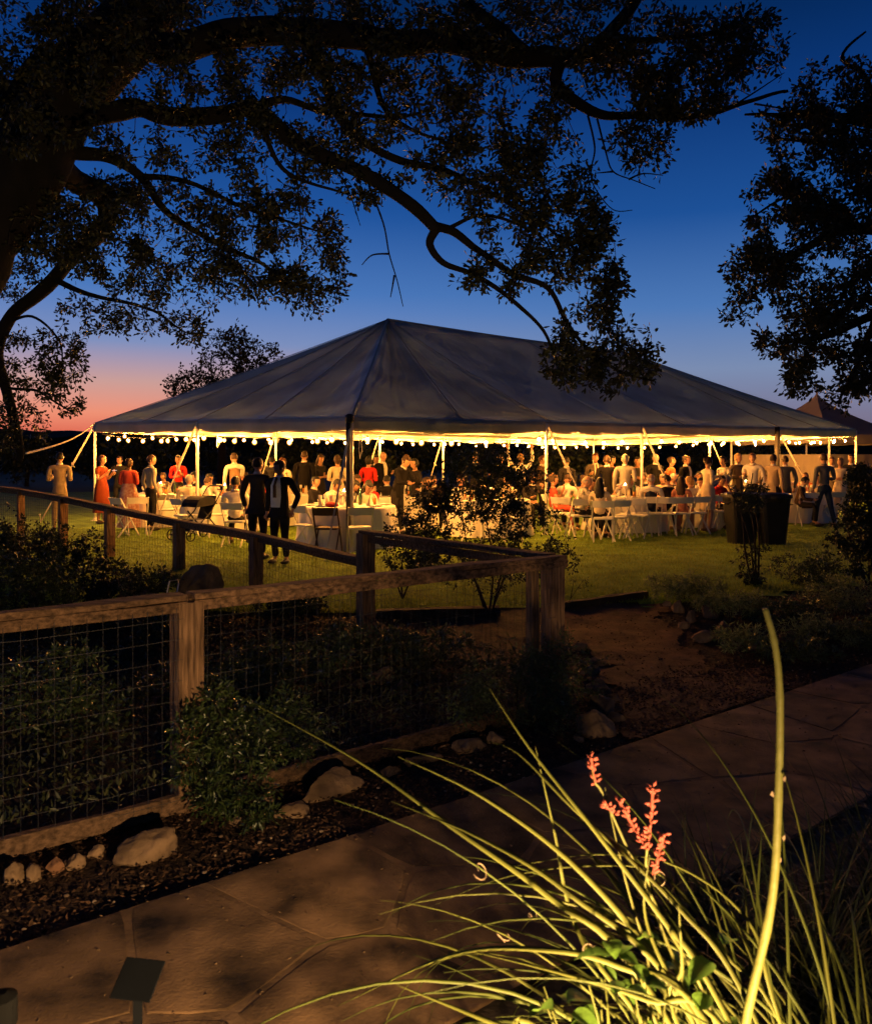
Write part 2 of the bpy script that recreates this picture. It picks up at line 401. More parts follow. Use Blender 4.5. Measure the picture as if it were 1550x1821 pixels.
# front run: parallel to the walkway
corner = fpt((Vector((.89, 6.60)) - WP).dot(WD)); tc_ = (corner - WP).dot(WD)
t335 = None
for k in range(4000):                       # where the lit post stands on the fence line
    p = fpt(-3 + k * .003)
    if abs((p.x / p.y) * F + CX - 333) < 1.2: t335 = -3 + k * .003; break
angf = math.atan2(WD.y, WD.x)
ff = empty('wood_and_wire_fence', (corner.x, corner.y, -.35))
tag(ff, 'front run of the weathered timber and wire fence beside the flagstone walkway', 'fence', 'timber and wire garden fences')
HB, HT = -.35, .845
tl = [t335 - 2.45, t335, tc_]
post(fpt(tl[0]), HB - .1, HT - .0, .14, angf, ff); post(fpt(tl[1]), HB - .1, HT - .045, .145, angf, ff); post(fpt(tl[2]), HB - .1, HT - .045, .135, angf, ff)
p_ = fpt(tl[2] - .22); post(p_, HB - .1, HT - .09, .075, angf, ff)
ends = [(tl[0] - .9, t335 - .02), (t335 + .02, tc_ + .10)]
off = WNORM * -.075
for (a, b) in ends:
    A_, B_ = fpt(a), fpt(b)
    plank((A_.x, A_.y, HT - .02), (B_.x, B_.y, HT - .02), .13, .036, 'cap_board', ff)
    A2, B2 = fpt(a) + WNORM * -.045, fpt(b) + WNORM * -.045
    plank((A2.x, A2.y, HT - .068), (B2.x, B2.y, HT - .068), .045, .058, 'rail', ff)
    A3, B3 = fpt(a) + off * .6, fpt(b) + off * .6
    plank((A3.x, A3.y, HB + .045), (B3.x, B3.y, HB + .045), .06, .10, 'bottom_board', ff, M_woodb, sag=.014)
for k in range(2):
    a, b = fpt(tl[k] + .05) + off, fpt(tl[k + 1] - .05) + off
    o = wire_panel(a, b, HB + .03, HB + .03, HT - .07, HT - .07, ff); o.location = -ff.location
# rear run on the right: corner post back to the tall post
P650 = Vector((-.75, 9.0)); z650 = gz(*P650)
fr = empty('wood_and_wire_fence', (P650.x, P650.y, z650)); tag(fr, 'short back run of the timber fence between the tall post and the corner', 'fence', 'timber and wire garden fences')
ang2 = math.atan2(P650.y - corner.y, P650.x - corner.x)
post(P650, z650 - .1, .80, .155, ang2, fr)
cz = HT - .02
plank((corner.x, corner.y + .16, cz - .01), (P650.x - .03, P650.y + .05, .815), .13, .04, 'cap_board', fr, M_woodb)
plank((corner.x + .02, corner.y + .16, cz - .085), (P650.x + .05, P650.y - .08, .742), .045, .07, 'rail', fr, M_woodb)
o = wire_panel(corner + Vector((.03, .2)), P650 + Vector((.06, -.1)), HB + .05, z650 + .05, cz - .08, .74, fr); o.location = -fr.location
# rear run on the left, climbing with the ground
fl = empty('wood_and_wire_fence', (P650.x, P650.y, z650)); tag(fl, 'long back run of the timber fence climbing towards the tent on the left', 'fence', 'timber and wire garden fences')
LP = [(642, 9.05, 1.08), (455, 10.9, .985), (318, 12.3, .915), (195, 13.7, .79), (112, 14.9, .69), (37, 16.0, .60), (-70, 17.6, .52)]   # picture column, distance, drop of the rail under eye level
pts3 = []
for (px, d, drop) in LP:
    pts3.append(Vector(((px - CX) / F * d, d, CAMZ - drop)))
for i, p in enumerate(pts3):
    if i == 0: continue
    g = gz(p.x, p.y); post(Vector((p.x, p.y)), g - .1, p.z - .03, .14 if i < 5 else .12, R(130), fl)
for i in range(0, len(pts3) - 1, 1):
    a, b = pts3[i], pts3[i + 1]
    plank(a, b, .13, .04, 'cap_board', fl, M_woodb); plank(a + Vector((.04, -.03, -.058)), b + Vector((.04, -.03, -.058)), .045, .07, 'rail', fl, M_woodb)
    q = Vector((.05, -.05))
    o = wire_panel(Vector((a.x, a.y)) + q, Vector((b.x, b.y)) + q, gz(a.x, a.y) + .04, gz(b.x, b.y) + .04, a.z - .06, b.z - .06, fl, r=.0015); o.location = -fl.location
# timber lawn edging
M_edge = mat('edging_timber', (.030, .022, .016), .95, .4, 6, .6, 20)
for (a, b, lab) in ((at(990, 1078, 10.2), at(1148, 1060, 10.7), 'dark timber edging between the mulch path and the lawn'), (at(668, 1100, 9.85), at(888, 1094, 10.0), 'dark timber lawn edging seen through the wire fence')):
    a.z = gz(a.x, a.y) + .02; b.z = gz(b.x, b.y) + .02
    r_ = empty('lawn_edging', (0, 0, 0)); plank(a, b, .12, .12, 'timber', r_, M_edge, .02); tag(r_, lab, 'edging', 'lawn edging timbers')
# ------------------------------------------------------------------ the big tent
A = Vector((-1.44, 14.4)); U = Vector((-.71, .704)); VL = Vector((.75, .66)); U.normalize(); VL.normalize(); WID, LEN = 10.3, 20.4
def ten(t, s): return A + VL * t + U * s           # t along the long side, s across
def zeave(t, s): return 2.30 + .20 * s / WID + .25 * t / LEN - .37 * s * t / WID / LEN
def T3(t, s, z): p = ten(t, s); return Vector((p.x, p.y, z))
tent = empty('event_tent', (A.x, A.y, 0)); tag(tent, 'big pale frame tent with hipped roof lit from inside by string lights', 'tent')
Lc = tent.location
RZ = 5.12
PK1, PK2 = T3(5.15, 5.15, RZ), T3(15.2, 5.15, RZ)
def ev(t, s): return T3(t, s, zeave(t, s))
def panel(name, e0, e1, r1, r0, sag=.12, fold=.24, nu=24, nv=16, seed=0):
    """cloth panel: eave edge e0-e1, ridge edge r0-r1 (may be one point)"""
    V = []; FS = []
    nrm = (e1 - e0).cross(r0 - e0).normalized()
    if nrm.z < 0: nrm = -nrm
    for j in range(nv + 1):
        v = j / nv
        for i in range(nu + 1):
            u = i / nu; p = e0.lerp(e1, u).lerp(r0.lerp(r1, u), v)
            d = -sag * math.sin(math.pi * v) * .7 - fold * math.sin(math.pi * u) ** .8 * (1 - v) ** .35 * (1 if j else .25)
            d += .05 * noise.noise(Vector((u * 4 + seed, v * 1.1, seed))) * math.sin(math.pi * u) + .022 * noise.noise(Vector((u * 11 + seed, v * 1.6 + 3, seed))) * math.sin(math.pi * u) + .016 * math.sin(u * 22 + seed + 2 * v) * (1 - v) ** 2 * math.sin(math.pi * u)
            d *= min(1, v * 7); V.append(p + nrm * d - Lc)
    for j in range(nv):
        for i in range(nu): FS.append((j * (nu + 1) + i, j * (nu + 1) + i + 1, (j + 1) * (nu + 1) + i + 1, (j + 1) * (nu + 1) + i))
    mb = MB(); mb.add(V, FS); o = mb.build(name, M_canopy, tent, sm=True)
    so = o.modifiers.new('solid', 'SOLIDIFY'); so.thickness = .004; so.offset = -1
    return o
k = 0
def strip(ts, side):
    global k
    for a, b in zip(ts[:-1], ts[1:]):
        k += 1
        (ta, ra), (tb, rb) = a, b
        panel('roof_panel', ev(ta, side), ev(tb, side), rb, ra, seed=k * 1.7)
def rg(t): return T3(t, 5.15, RZ - .03 * math.sin(math.pi * (t - 5.15) / 10.05))
ts = [(0, PK1), (2.6, PK1), (5.15, PK1), (10.2, rg(10.2)), (15.2, PK2), (17.8, PK2), (LEN, PK2)]
strip(ts, 0); strip(ts, WID)
for tt, pk in ((0, PK1), (LEN, PK2)):
    ss = [0, 2.6, 5.15, 7.7, WID]
    for a, b in zip(ss[:-1], ss[1:]):
        k += 1; panel('roof_panel', ev(tt, a), ev(tt, b), pk, pk, sag=.08, fold=.20, seed=k * 1.7)
# seams standing a little proud of the cloth
M_seam = mat('tent_seam', (.40, .385, .37), .5, .1, 3)
def seam(a, b, r_=.018):
    mb = MB(); n = 10; P = []
    for i in range(n + 1):
        u = i / n; p = a.lerp(b, u) + Vector((0, 0, -.08 * math.sin(math.pi * u) * .6 + .012)); P.append(p - Lc)
    mb.tube(P, r_, 6); mb.build('seam', M_seam, tent, sm=True)
for tt, pk in ts:
    seam(ev(tt, 0), pk, .022 if tt in (0, LEN) else .009); seam(ev(tt, WID), pk, .009)
for s_ in (2.6, 5.15, 7.7):
    seam(ev(0, s_), PK1, .009)
seam(PK1, PK2, .03)
# valance and the eave tube behind it
def valance(p0, p1, t, nm='valance'):
    n = 28; V = []; FS = []; d = (p1 - p0); dn = d.normalized(); nr = Vector((dn.y, -dn.x, 0))
    for i in range(n + 1):
        u = i / n; p = p0.lerp(p1, u)
        lo = .235 + .035 * math.sin(math.pi * u) + .012 * math.sin(u * 19 + t)
        for j, f in enumerate((0, .35, .7, 1)):
            q = p + Vector((0, 0, .006 - lo * f)) + nr * (.006 + .022 * math.sin(u * 23 + t * 3 + f) * f)
            V.append(q - Lc)
    for i in range(n):
        for j in range(3): FS.append((i * 4 + j, i * 4 + j + 1, (i + 1) * 4 + j + 1, (i + 1) * 4 + j))
    mb = MB(); mb.add(V, FS); o = mb.build(nm, M_valance, tent, sm=True); so = o.modifiers.new('solid', 'SOLIDIFY'); so.thickness = .003; so.offset = 0
NEAR_T = [0, 5.0, 8.4, 15.0, LEN]; FAR_T = [0, 5.3, 9.2, 12.0, 15.3, LEN]; LEFT_S = [0, 5.15, WID]; RIGHT_S = [0, 5.15, WID]
def run(T, fn):
    for a, b in zip(T[:-1], T[1:]): valance(fn(a), fn(b), a)
run(NEAR_T, lambda t: ev(t, 0)); run(FAR_T[::-1], lambda t: ev(t, WID)); run(LEFT_S[::-1], lambda s: ev(0, s)); run(RIGHT_S, lambda s: ev(LEN, s))
def tubeo(name, P, r_, m, parent=None, n=10, sm=True):
    parent = tent if parent is None else parent
    mb = MB(); mb.tube([Vector(p) - parent.location for p in P], r_, n); return mb.build(name, m, parent, sm=sm)
def evi(t, s): return T3(t, s, zeave(t, s) - .03)
for a, b in ((evi(.07, .07), evi(LEN - .07, .07)), (evi(.07, WID - .07), evi(LEN - .07, WID - .07)), (evi(.07, .07), evi(.07, WID - .07)), (evi(LEN - .07, .07), evi(LEN - .07, WID - .07))):
    tubeo('eave_tube', [a - Vector((0, 0, .05)), b - Vector((0, 0, .05))], .028, M_pole)
# rafters from the eave to the peaks (under the cloth)
for (t, s) in ((0, 0), (0, WID), (LEN, 0), (LEN, WID), (5.0, 0), (8.4, 0), (15., 0), (5.3, WID), (15.3, WID), (0, 5.15), (LEN, 5.15)):
    pk = PK1 if t < 6 else (PK2 if t > 12 else rg(t))
    a = ev(t, s) - Vector((0, 0, .06)); b = pk - Vector((0, 0, .18)); m_ = a.lerp(b, .5) - Vector((0, 0, .22))
    tubeo('rafter', [a, a.lerp(m_, .5) - Vector((0, 0, .05)), m_, m_.lerp(b, .5), b], .026, M_pole)
tubeo('ridge_tube', [PK1 - Vector((0, 0, .18)), PK2 - Vector((0, 0, .18))], .03, M_pole)
# poles
def pole(t, s, dark=False):
    p = ev(t, s); b = Vector((p.x, p.y, gz(p.x, p.y)))
    o = tubeo('pole', [b, p - Vector((0, 0, .03))], .034, M_pole)
    mb = MB(); q = b - Lc; mb.lathe([(.10, 0), (.10, .012), (.042, .014), (.042, .09)], (q.x, q.y, q.z), 12); f = mb.build('foot_plate', M_pole, o)
    return o
PP = [(t, 0) for t in NEAR_T] + [(t, WID) for t in FAR_T] + [(0, 5.15), (LEN, 5.15)]
for (t, s) in PP: pole(t, s)
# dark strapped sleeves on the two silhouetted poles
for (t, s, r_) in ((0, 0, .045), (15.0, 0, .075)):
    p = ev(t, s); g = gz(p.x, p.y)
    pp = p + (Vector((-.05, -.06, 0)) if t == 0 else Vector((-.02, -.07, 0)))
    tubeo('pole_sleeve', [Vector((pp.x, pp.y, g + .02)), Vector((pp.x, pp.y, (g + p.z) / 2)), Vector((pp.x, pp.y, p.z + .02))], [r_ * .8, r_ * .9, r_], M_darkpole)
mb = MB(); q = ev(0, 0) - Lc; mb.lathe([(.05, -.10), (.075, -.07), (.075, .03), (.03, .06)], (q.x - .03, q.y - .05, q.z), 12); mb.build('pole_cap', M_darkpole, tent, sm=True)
# guy straps with ratchets and stakes
def guy(t, s, dx, dy, stake=True):
    top = ev(t, s) - Vector((0, 0, .04)); e = Vector((top.x + dx, top.y + dy, 0)); e.z = gz(e.x, e.y) + .04
    d = (e - top).normalized(); sd_ = d.cross(Vector((0, 1, 0))).normalized()
    m_ = top.lerp(e, .42)
    mb = MB(); mb.beam(top - Lc, m_ - Lc, .045, .006, Vector((0, -1, 0))); mb.build('guy_strap', M_strap, tent)
    mb = MB(); mb.beam(m_ - Lc, e - Lc, .028, .005, Vector((0, -1, 0))); g_ = mb.build('guy_strap', M_strap, tent)
    mb = MB(); mb.box(m_ - Lc, (.05, .03, .11)); mb.tube([m_ - Lc + Vector((0, -.03, .02)), m_ - Lc + Vector((.07, -.03, -.07))], .006, 6); mb.build('ratchet', M_strap, g_)
    mb = MB(); mb.tube([e - Lc + Vector((-.03, 0, .16)), e - Lc + Vector((.02, 0, -.3))], .012, 6); mb.lathe([(.028, 0), (.028, .02), (.0, .03)], e - Lc + Vector((-.03, 0, .15)), 8); mb.build('stake', M_strap, tent)
guy(0, WID, -1.1, -.6); guy(0, 5.15, -.75, -.75); guy(5.0, 0, .95, -1.0); guy(8.4, 0, .75, -1.0); guy(15.0, 0, .85, -1.1)
guy(0, 0, -.28, -1.25)
guy(5.3, WID, -.9, .9); guy(12.0, WID, -.7, .7); guy(LEN, 5.15, 1.3, .9); guy(9.2, WID, -.8, .8)
# short dangling cords at the eave
for (px, d, L) in ((387, 17.6, .28), (640, 14.3, .42), (494, 24.8, .25)):
    p = at(px, 772, d); mb = MB(); q = p - Lc
    mb.tube([q, q + Vector((-.02, 0, -L * .6)), q + Vector((.0, 0, -L)), q + Vector((.035, 0, -L * .7)), q + Vector((.03, 0, -.02))], .007, 5); mb.build('tie_cord', M_strap, tent)
# rope from the tent corner to the oak limb
mb = MB(); c0 = ev(0, WID); c1 = at(47, 806, 9.0)
mb.tube([c0.lerp(c1, u) - Vector((0, 0, .10 * math.sin(math.pi * u))) for u in [i / 8 for i in range(9)]], .012, 5)
o = mb.build('guy_rope', M_strap); tag(o, 'pale rope stretched from the left tent corner to the oak limb', 'rope')

# ------------------------------------------------------------------ string lights
M_bulb = emit('warm_bulb_glow', (1.0, .375, .058), 4600)
M_halo = bpy.data.materials.new('bulb_halo'); M_halo.use_nodes = True; _t = M_halo.node_tree; _t.nodes.clear()
_e = _t.nodes.new('ShaderNodeEmission'); _e.inputs[0].default_value = (1, .42, .06, 1); _e.inputs[1].default_value = .7; _p = _t.nodes.new('ShaderNodeBsdfTransparent'); _a = _t.nodes.new('ShaderNodeAddShader'); _o = _t.nodes.new('ShaderNodeOutputMaterial')
_t.links.new(_e.outputs[0], _a.inputs[0]); _t.links.new(_p.outputs[0], _a.inputs[1]); _t.links.new(_a.outputs[0], _o.inputs[0])  # clear shell with amber emission added, painting a halo round each bulb
halo_me = MB(); halo_me.ball((0, 0, -.065), (.052, .052, .058), 12, 8); halo_me = halo_me.mesh('halo_shell'); halo_me.materials.append(M_halo)
M_cord = mat('black_cord', (.015, .013, .012), .6, .2, 10)
bulb_me = MB(); bulb_me.ball((0, 0, -.062), (.0215, .0215, .026), 8, 6); bulb_me = bulb_me.mesh('bulb'); bulb_me.materials.append(M_bulb)
sock_me = MB(); sock_me.lathe([(.014, -.028), (.016, .0), (.010, .012)], (0, 0, 0), 8); sock_me = sock_me.mesh('socket'); sock_me.materials.append(M_cord)
NB = 0
def light_string(fn, L, label, step=.62, sag=.09, phase=0.0, posts=None):
    global NB
    a = fn(0); root = empty('string_light', a); tag(root, label, 'string light', 'warm string lights of the tent')
    n = int(L / step); P = []
    pl = posts or [0, L]
    def pos(t):
        for x0, x1 in zip(pl[:-1], pl[1:]):
            if x0 <= t <= x1 + 1e-6:
                u = (t - x0) / (x1 - x0); break
        return fn(t) - Vector((0, 0, sag * 4 * u * (1 - u)))
    mb = MB(); mb.tube([pos(L * i / 60) - a for i in range(61)], .006, 5); mb.build('cord', M_cord, root)
    for i in range(n):
        t = (i + .5 + rs.uniform(-.25, .25)) * L / n
        p = pos(t) - a + Vector((rs.uniform(-.03, .03), rs.uniform(-.03, .03), -.012))
        so_ = link('socket', sock_me, None, root, loc=p); b = link('bulb', bulb_me, None, so_); link('halo_shell', halo_me, None, so_, sm=True); NB += 1
    return root
def inset(t, s, dz): 
    p = ev(t, s); return Vector((p.x, p.y, p.z + dz))
light_string(lambda t: inset(t, .10, -.28), LEN - .4, 'string of warm bulbs along the near long eave of the tent', .72, .09, posts=[0, 5, 8.4, 15, LEN - .4])
light_string(lambda t: inset(.10, .2 + t, -.28), WID - .4, 'string of warm bulbs along the left end of the tent', .66, .09, posts=[0, 5, WID - .4])
light_string(lambda t: inset(.3 + t, WID - .16, -.22), LEN - .6, 'string of warm bulbs along the far long eave of the tent', .70, .08, posts=[0, 5, 9, 12, 15, LEN - .6])
light_string(lambda t: inset(LEN - .16, .2 + t, -.26), WID - .4, 'string of warm bulbs along the far right end of the tent', .66, .07, posts=[0, 5, WID - .4])

# ------------------------------------------------------------------ the small peaked tent behind on the right
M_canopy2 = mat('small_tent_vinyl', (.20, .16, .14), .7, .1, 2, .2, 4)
c2 = at(1452, 800, 34.0); t2 = empty('marquee_tent', (c2.x, c2.y, 0)); tag(t2, 'small pointed marquee with a spike behind the right end of the big tent', 'tent')
hw = 2.3; zt2, ze2 = 4.25, 2.5; rotm = Matrix.Rotation(R(28), 3, 'Z'); cs = [rotm @ Vector((a * hw, b * hw, ze2)) for a, b in ((-1, -1), (1, -1), (1, 1), (-1, 1))]
for i in range(4):
    a, b = cs[i], cs[(i + 1) % 4]; V = []; FS = []; n = 10
    for j in range(n + 1):
        v = j / n; k_ = (1 - v) ** 1.45
        for q in range(n + 1):
            u = q / n; p = a.lerp(b, u); V.append((p.x * k_, p.y * k_, ze2 + (zt2 - ze2) * v - .10 * math.sin(math.pi * u) * (1 - v) * math.sin(math.pi * v)))
    for j in range(n):
        for q in range(n): FS.append((j * (n + 1) + q, j * (n + 1) + q + 1, (j + 1) * (n + 1) + q + 1, (j + 1) * (n + 1) + q))
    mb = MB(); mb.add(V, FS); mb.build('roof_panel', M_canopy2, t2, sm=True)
    mb = MB(); n = 24; V = []; FS = []
    for q in range(n + 1):
        u = q / n; p = a.lerp(b, u); V += [(p.x, p.y, ze2), (p.x * 1.004, p.y * 1.004, ze2 - .32 - .05 * abs(math.sin(u * 12)))]
    for q in range(n): FS.append((2 * q, 2 * q + 1, 2 * q + 3, 2 * q + 2))
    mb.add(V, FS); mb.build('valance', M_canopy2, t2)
    mb = MB(); mb.tube([(a.x, a.y, 0), (a.x, a.y, ze2)], .04, 8); mb.build('pole', M_pole, t2)
    if i in (0, 3):
        mb = MB(); V = []; FS = []; n = 30
        for q in range(n + 1):
            u = q / n; p = a.lerp(b, u); wv = .06 * math.sin(u * 45); V += [(p.x * .97 + wv, p.y * .97, 0.02), (p.x * .97 + wv * .4, p.y * .97, 1.75)]
        for q in range(n): FS.append((2 * q, 2 * q + 2, 2 * q + 3, 2 * q + 1))
        mb.add(V, FS); mb.build('side_wall', M_canopy2, t2, sm=True)
mb = MB(); mb.tube([(0, 0, zt2 - .3), (0, 0, zt2 + .15), (0, 0, zt2 + .35)], [.05, .03, .008], 6); mb.build('mast', M_canopy2, t2)
# ------------------------------------------------------------------ vegetation tools
def leaves_mesh(name, pos, dirs, length, width, mat_, parent, fold=.25, droop=.0, oak=False):
    """one mesh of many small leaves: pos (N,3), dirs (N,3) growth direction"""
    N = len(pos); pos = np.asarray(pos, float); dirs = np.asarray(dirs, float)
    dirs /= np.linalg.norm(dirs, axis=1)[:, None] + 1e-9
    rnd = rng.normal(size=(N, 3)); side = np.cross(dirs, rnd); side /= np.linalg.norm(side, axis=1)[:, None] + 1e-9
    up = np.cross(side, dirs)
    L = (length * rng.uniform(.6, 1.25, N))[:, None]; W = (width * rng.uniform(.7, 1.2, N))[:, None]
    if oak:      # six-cornered leaf, widest past the middle
        v = [pos, pos + dirs * L * .30 + side * W * .30 + up * W * fold * .4, pos + dirs * L * .66 + side * W * .52 + up * W * fold, pos + dirs * L,
             pos + dirs * L * .66 - side * W * .52 + up * W * fold, pos + dirs * L * .30 - side * W * .30 + up * W * fold * .4]
        V = np.stack(v, 1).reshape(-1, 3); b = np.arange(N)[:, None] * 6
        Fc = np.concatenate([b + np.array([[0, 1, 2, 3]]), b + np.array([[0, 3, 4, 5]])])
    else:
        v = [pos, pos + dirs * L * .45 + side * W * .5 + up * W * fold, pos + dirs * L, pos + dirs * L * .45 - side * W * .5 + up * W * fold]
        V = np.stack(v, 1).reshape(-1, 3); b = np.arange(N)[:, None] * 4
        Fc = np.concatenate([b + np.array([[0, 1, 2]]), b + np.array([[0, 2, 3]])])
    return link(name, npmesh(name, V, Fc), mat_, parent)

class Skel:
    """branches as tubes; twigs are grown from the nearest branch to target points, leaves sit along the twigs"""
    def __init__(s): s.P = []; s.Rr = []; s.arr = np.zeros((150000, 3)); s.n = 0; s.rad = np.zeros(150000); s.paths = []; s.twigs = []; s.lp = []; s.ld = []
    def node(s, p, r):
        if s.n < 150000: s.arr[s.n] = p; s.rad[s.n] = r; s.n += 1
    def branch(s, pts, r0, r1, wob=.02, sub=6):
        pts = [Vector(p) for p in pts]; P = []; n = len(pts)
        for i in range(n - 1):
            p0, p1, p2, p3 = pts[max(i - 1, 0)], pts[i], pts[i + 1], pts[min(i + 2, n - 1)]
            for j in range(sub):
                t = j / sub
                P.append(.5 * ((2 * p1) + (p2 - p0) * t + (2 * p0 - 5 * p1 + 4 * p2 - p3) * t * t + (3 * p1 - p0 - 3 * p2 + p3) * t ** 3))
        P.append(pts[-1]); m = len(P)
        P = [p + Vector((noise.noise(p * 1.7), noise.noise(p * 1.7 + Vector((9, 0, 0))), noise.noise(p * 1.7 + Vector((0, 9, 0))))) * wob for p in P]
        Rr = [(r0 + (r1 - r0) * (i / (m - 1)) ** .8) * (1 + .12 * noise.noise(p * 4)) for i, p in enumerate(P)]
        s.paths.append((P, Rr))
        for p, r in zip(P, Rr): s.node(p, r)
    def grow(s, targets, leaf_n=7, bare=0.0, step=.10, spread=.5, tipr=.0022, maxlen=1.6, lspread=.05, droop=.0):
        T = np.asarray(targets, float)
        if not len(T): return
        d0 = np.array([np.min(((s.arr[:s.n] - t) ** 2).sum(1)) for t in T]); order = np.argsort(d0)
        for q in order:
            t = T[q]; d2 = ((s.arr[:s.n] - t) ** 2).sum(1); i = int(np.argmin(d2)); d = math.sqrt(d2[i])
            a = Vector(s.arr[i]); b = Vector(t)
            if d > maxlen: a = b + (a - b) * (maxlen / d) if False else a
            n = max(2, int(d / step)); r0 = min(s.rad[i] * .7, tipr + .006 * d)
            off = Vector(rng.normal(size=3)) * d * .16; P = []
            for k in range(n + 1):
                u = k / n; P.append(a.lerp(b, u) + off * math.sin(math.pi * u) + Vector((0, 0, -droop * d * u * u)) + Vector(rng.normal(size=3)) * .008 * (1 if 0 < k else 0))
            Rr = [r0 + (tipr - r0) * k / n for k in range(n + 1)]
            s.twigs.append((P, Rr))
            for k in range(1, n + 1): s.node(P[k], Rr[k])
            if rng.random() < bare: continue
            dr = (P[-1] - P[-2]).normalized()
            for k in range(n + 1):
                u = k / n
                if k * step < d - .45 and n > 4: continue
                m = leaf_n if k == n else leaf_n * .55
                for _ in range(int(m + rng.random())):
                    g = Vector(rng.normal(size=3)); g.normalize()
                    s.lp.append(P[k] + g * lspread * rng.random()); s.ld.append(dr * .6 + g * 1.0 + Vector((0, 0, -.15)))
    def build(s, root, leafm, ll, lw, bark=None, nb=10, oak=False, names=('limb', 'twigs', 'leaves')):
        bark = bark or M_bark; L = root.location
        for P, Rr in s.paths:
            mb = MB(); mb.tube([p - L for p in P], Rr, nb); mb.build(names[0], bark, root, sm=True)
        if s.twigs:
            mb = MB()
            for P, Rr in s.twigs: mb.tube([p - L for p in P], Rr, 4, False)
            o = mb.build(names[1], M_twig, root); o['kind'] = 'stuff'
        if s.lp:
            o = leaves_mesh(names[2], np.array(s.lp) - np.array(L), s.ld, ll, lw, leafm, root, oak=oak); o['kind'] = 'stuff'
def blob_targets(cx, cy, rx, ry, d, dd, n):
    out_ = []
    while len(out_) < n:
        a, b = rng.uniform(-1, 1, 2)
        if a * a + b * b > 1: continue
        # clumpy: keep where a slow noise is high
        px, py = cx + a * rx, cy + b * ry
        if noise.noise(Vector((px * .018, py * .018, d))) < -.12 and rng.random() < .85: continue
        out_.append(at(px, py, d + rng.uniform(-dd, dd)))
    return out_

# ------------------------------------------------------------------ the old oak arching over from the left
sk = Skel()
B = lambda L, r0, r1, w_=.07: sk.branch([at(*q) for q in L], r0, r1, w_)
root_z = gz(-2.2, 7.4)
oak = empty('oak_tree', (-2.9, 6.6, -.4)); tag(oak, 'old spreading oak whose dark trunk and limbs arch in from the left', 'tree')
sk.branch([Vector((-2.9, 6.6, -.5)) + Vector((-2.2, .5, 0)), Vector((-4.9, 7.0, .6)), at(-170, 700, 7.2), at(-40, 420, 7.2), at(60, 270, 7.2), at(150, 140, 7.2), at(250, 30, 7.2), at(330, -120, 7.4), at(400, -320, 7.6)], .46, .22, .05)
B([(120, 180, 7.2), (60, 190, 7.1), (0, 205, 7.0), (-80, 190, 6.9)], .07, .04)
B([(-30, 170, 7.1), (40, 160, 7.1), (75, 115, 7.2), (130, 90, 7.2)], .10, .10)
B([(120, 215, 7.2), (230, 193, 7.0), (300, 206, 6.9), (390, 206, 6.8), (450, 200, 6.7), (530, 246, 6.6), (600, 292, 6.5), (660, 322, 6.5), (735, 366, 6.4), (775, 402, 6.4)], .085, .045)
B([(775, 400, 6.4), (762, 428, 6.4), (790, 462, 6.4), (850, 488, 6.4), (920, 533, 6.4), (968, 580, 6.4), (990, 640, 6.4)], .036, .010)
B([(770, 396, 6.4), (805, 408, 6.5), (850, 448, 6.5), (905, 488, 6.5), (965, 510, 6.5), (1010, 570, 6.5), (1050, 622, 6.5), (1105, 662, 6.5), (1165, 682, 6.5)], .038, .008)
B([(795, 400, 6.5), (850, 385, 6.6), (910, 400, 6.7), (960, 440, 6.7), (985, 520, 6.7)], .018, .006)
B([(215, 70, 7.2), (310, 82, 7.0), (400, 60, 6.9), (520, 55, 6.8), (640, 72, 6.7), (760, 70, 6.6), (860, 88, 6.5), (940, 108, 6.5), (1000, 112, 6.5)], .13, .075)
B([(1000, 105, 6.5), (985, 150, 6.4), (1030, 184, 6.4), (1095, 216, 6.4), (1170, 208, 6.4), (1250, 194, 6.4), (1335, 186, 6.4), (1400, 170, 6.4)], .06, .010)
B([(995, 115, 6.5), (1050, 95, 6.5), (1100, 40, 6.6), (1140, -30, 6.7)], .07, .04)
B([(1085, 60, 6.5), (1150, 70, 6.4), (1230, 60, 6.4), (1330, 30, 6.4)], .03, .010)
B([(940, 106, 6.5), (890, 60, 6.5), (830, 10, 6.6), (800, -50, 6.7)], .06, .04)
B([(540, 55, 6.8), (575, 130, 6.7), (612, 215, 6.6), (655, 262, 6.6), (720, 290, 6.5), (800, 308, 6.5), (870, 338, 6.5), (930, 380, 6.5), (985, 430, 6.5)], .05, .010)
B([(640, 72, 6.7), (665, 150, 6.8), (690, 210, 6.8), (745, 250, 6.8), (830, 268, 6.8)], .035, .008)
B([(440, 200, 6.7), (500, 180, 6.9), (590, 195, 7.0), (690, 210, 7.1), (760, 190, 7.1)], .04, .010)
B([(430, 205, 6.7), (470, 240, 6.6), (510, 300, 6.6), (560, 330, 6.6), (620, 350, 6.6)], .03, .008)
B([(60, 268, 7.2), (150, 268, 7.3), (200, 275, 7.4), (250, 312, 7.5), (300, 380, 7.6), (370, 420, 7.7), (460, 470, 7.8), (540, 520, 7.8)], .07, .010)
B([(250, 312, 7.5), (350, 330, 7.4), (440, 370, 7.4), (520, 400, 7.4), (590, 430, 7.4)], .03, .007)
B([(60, 275, 7.2), (110, 300, 7.6), (170, 350, 8.2), (190, 400, 8.6), (130, 460, 9.0), (66, 520, 9.0), (18, 566, 9.0), (2, 640, 9.0), (20, 720, 9.0), (42, 800, 9.0), (38, 815, 9.0)], .13, .035)
B([(100, 492, 9.0), (150, 520, 8.9), (210, 540, 8.8), (280, 560, 8.7), (330, 590, 8.6)], .035, .008)
B([(20, 570, 9.0), (60, 560, 8.9), (100, 600, 8.8), (110, 660, 8.8)], .02, .007)
B([(10, 690, 9.0), (60, 690, 8.9), (110, 720, 8.8), (140, 740, 8.8)], .02, .006)
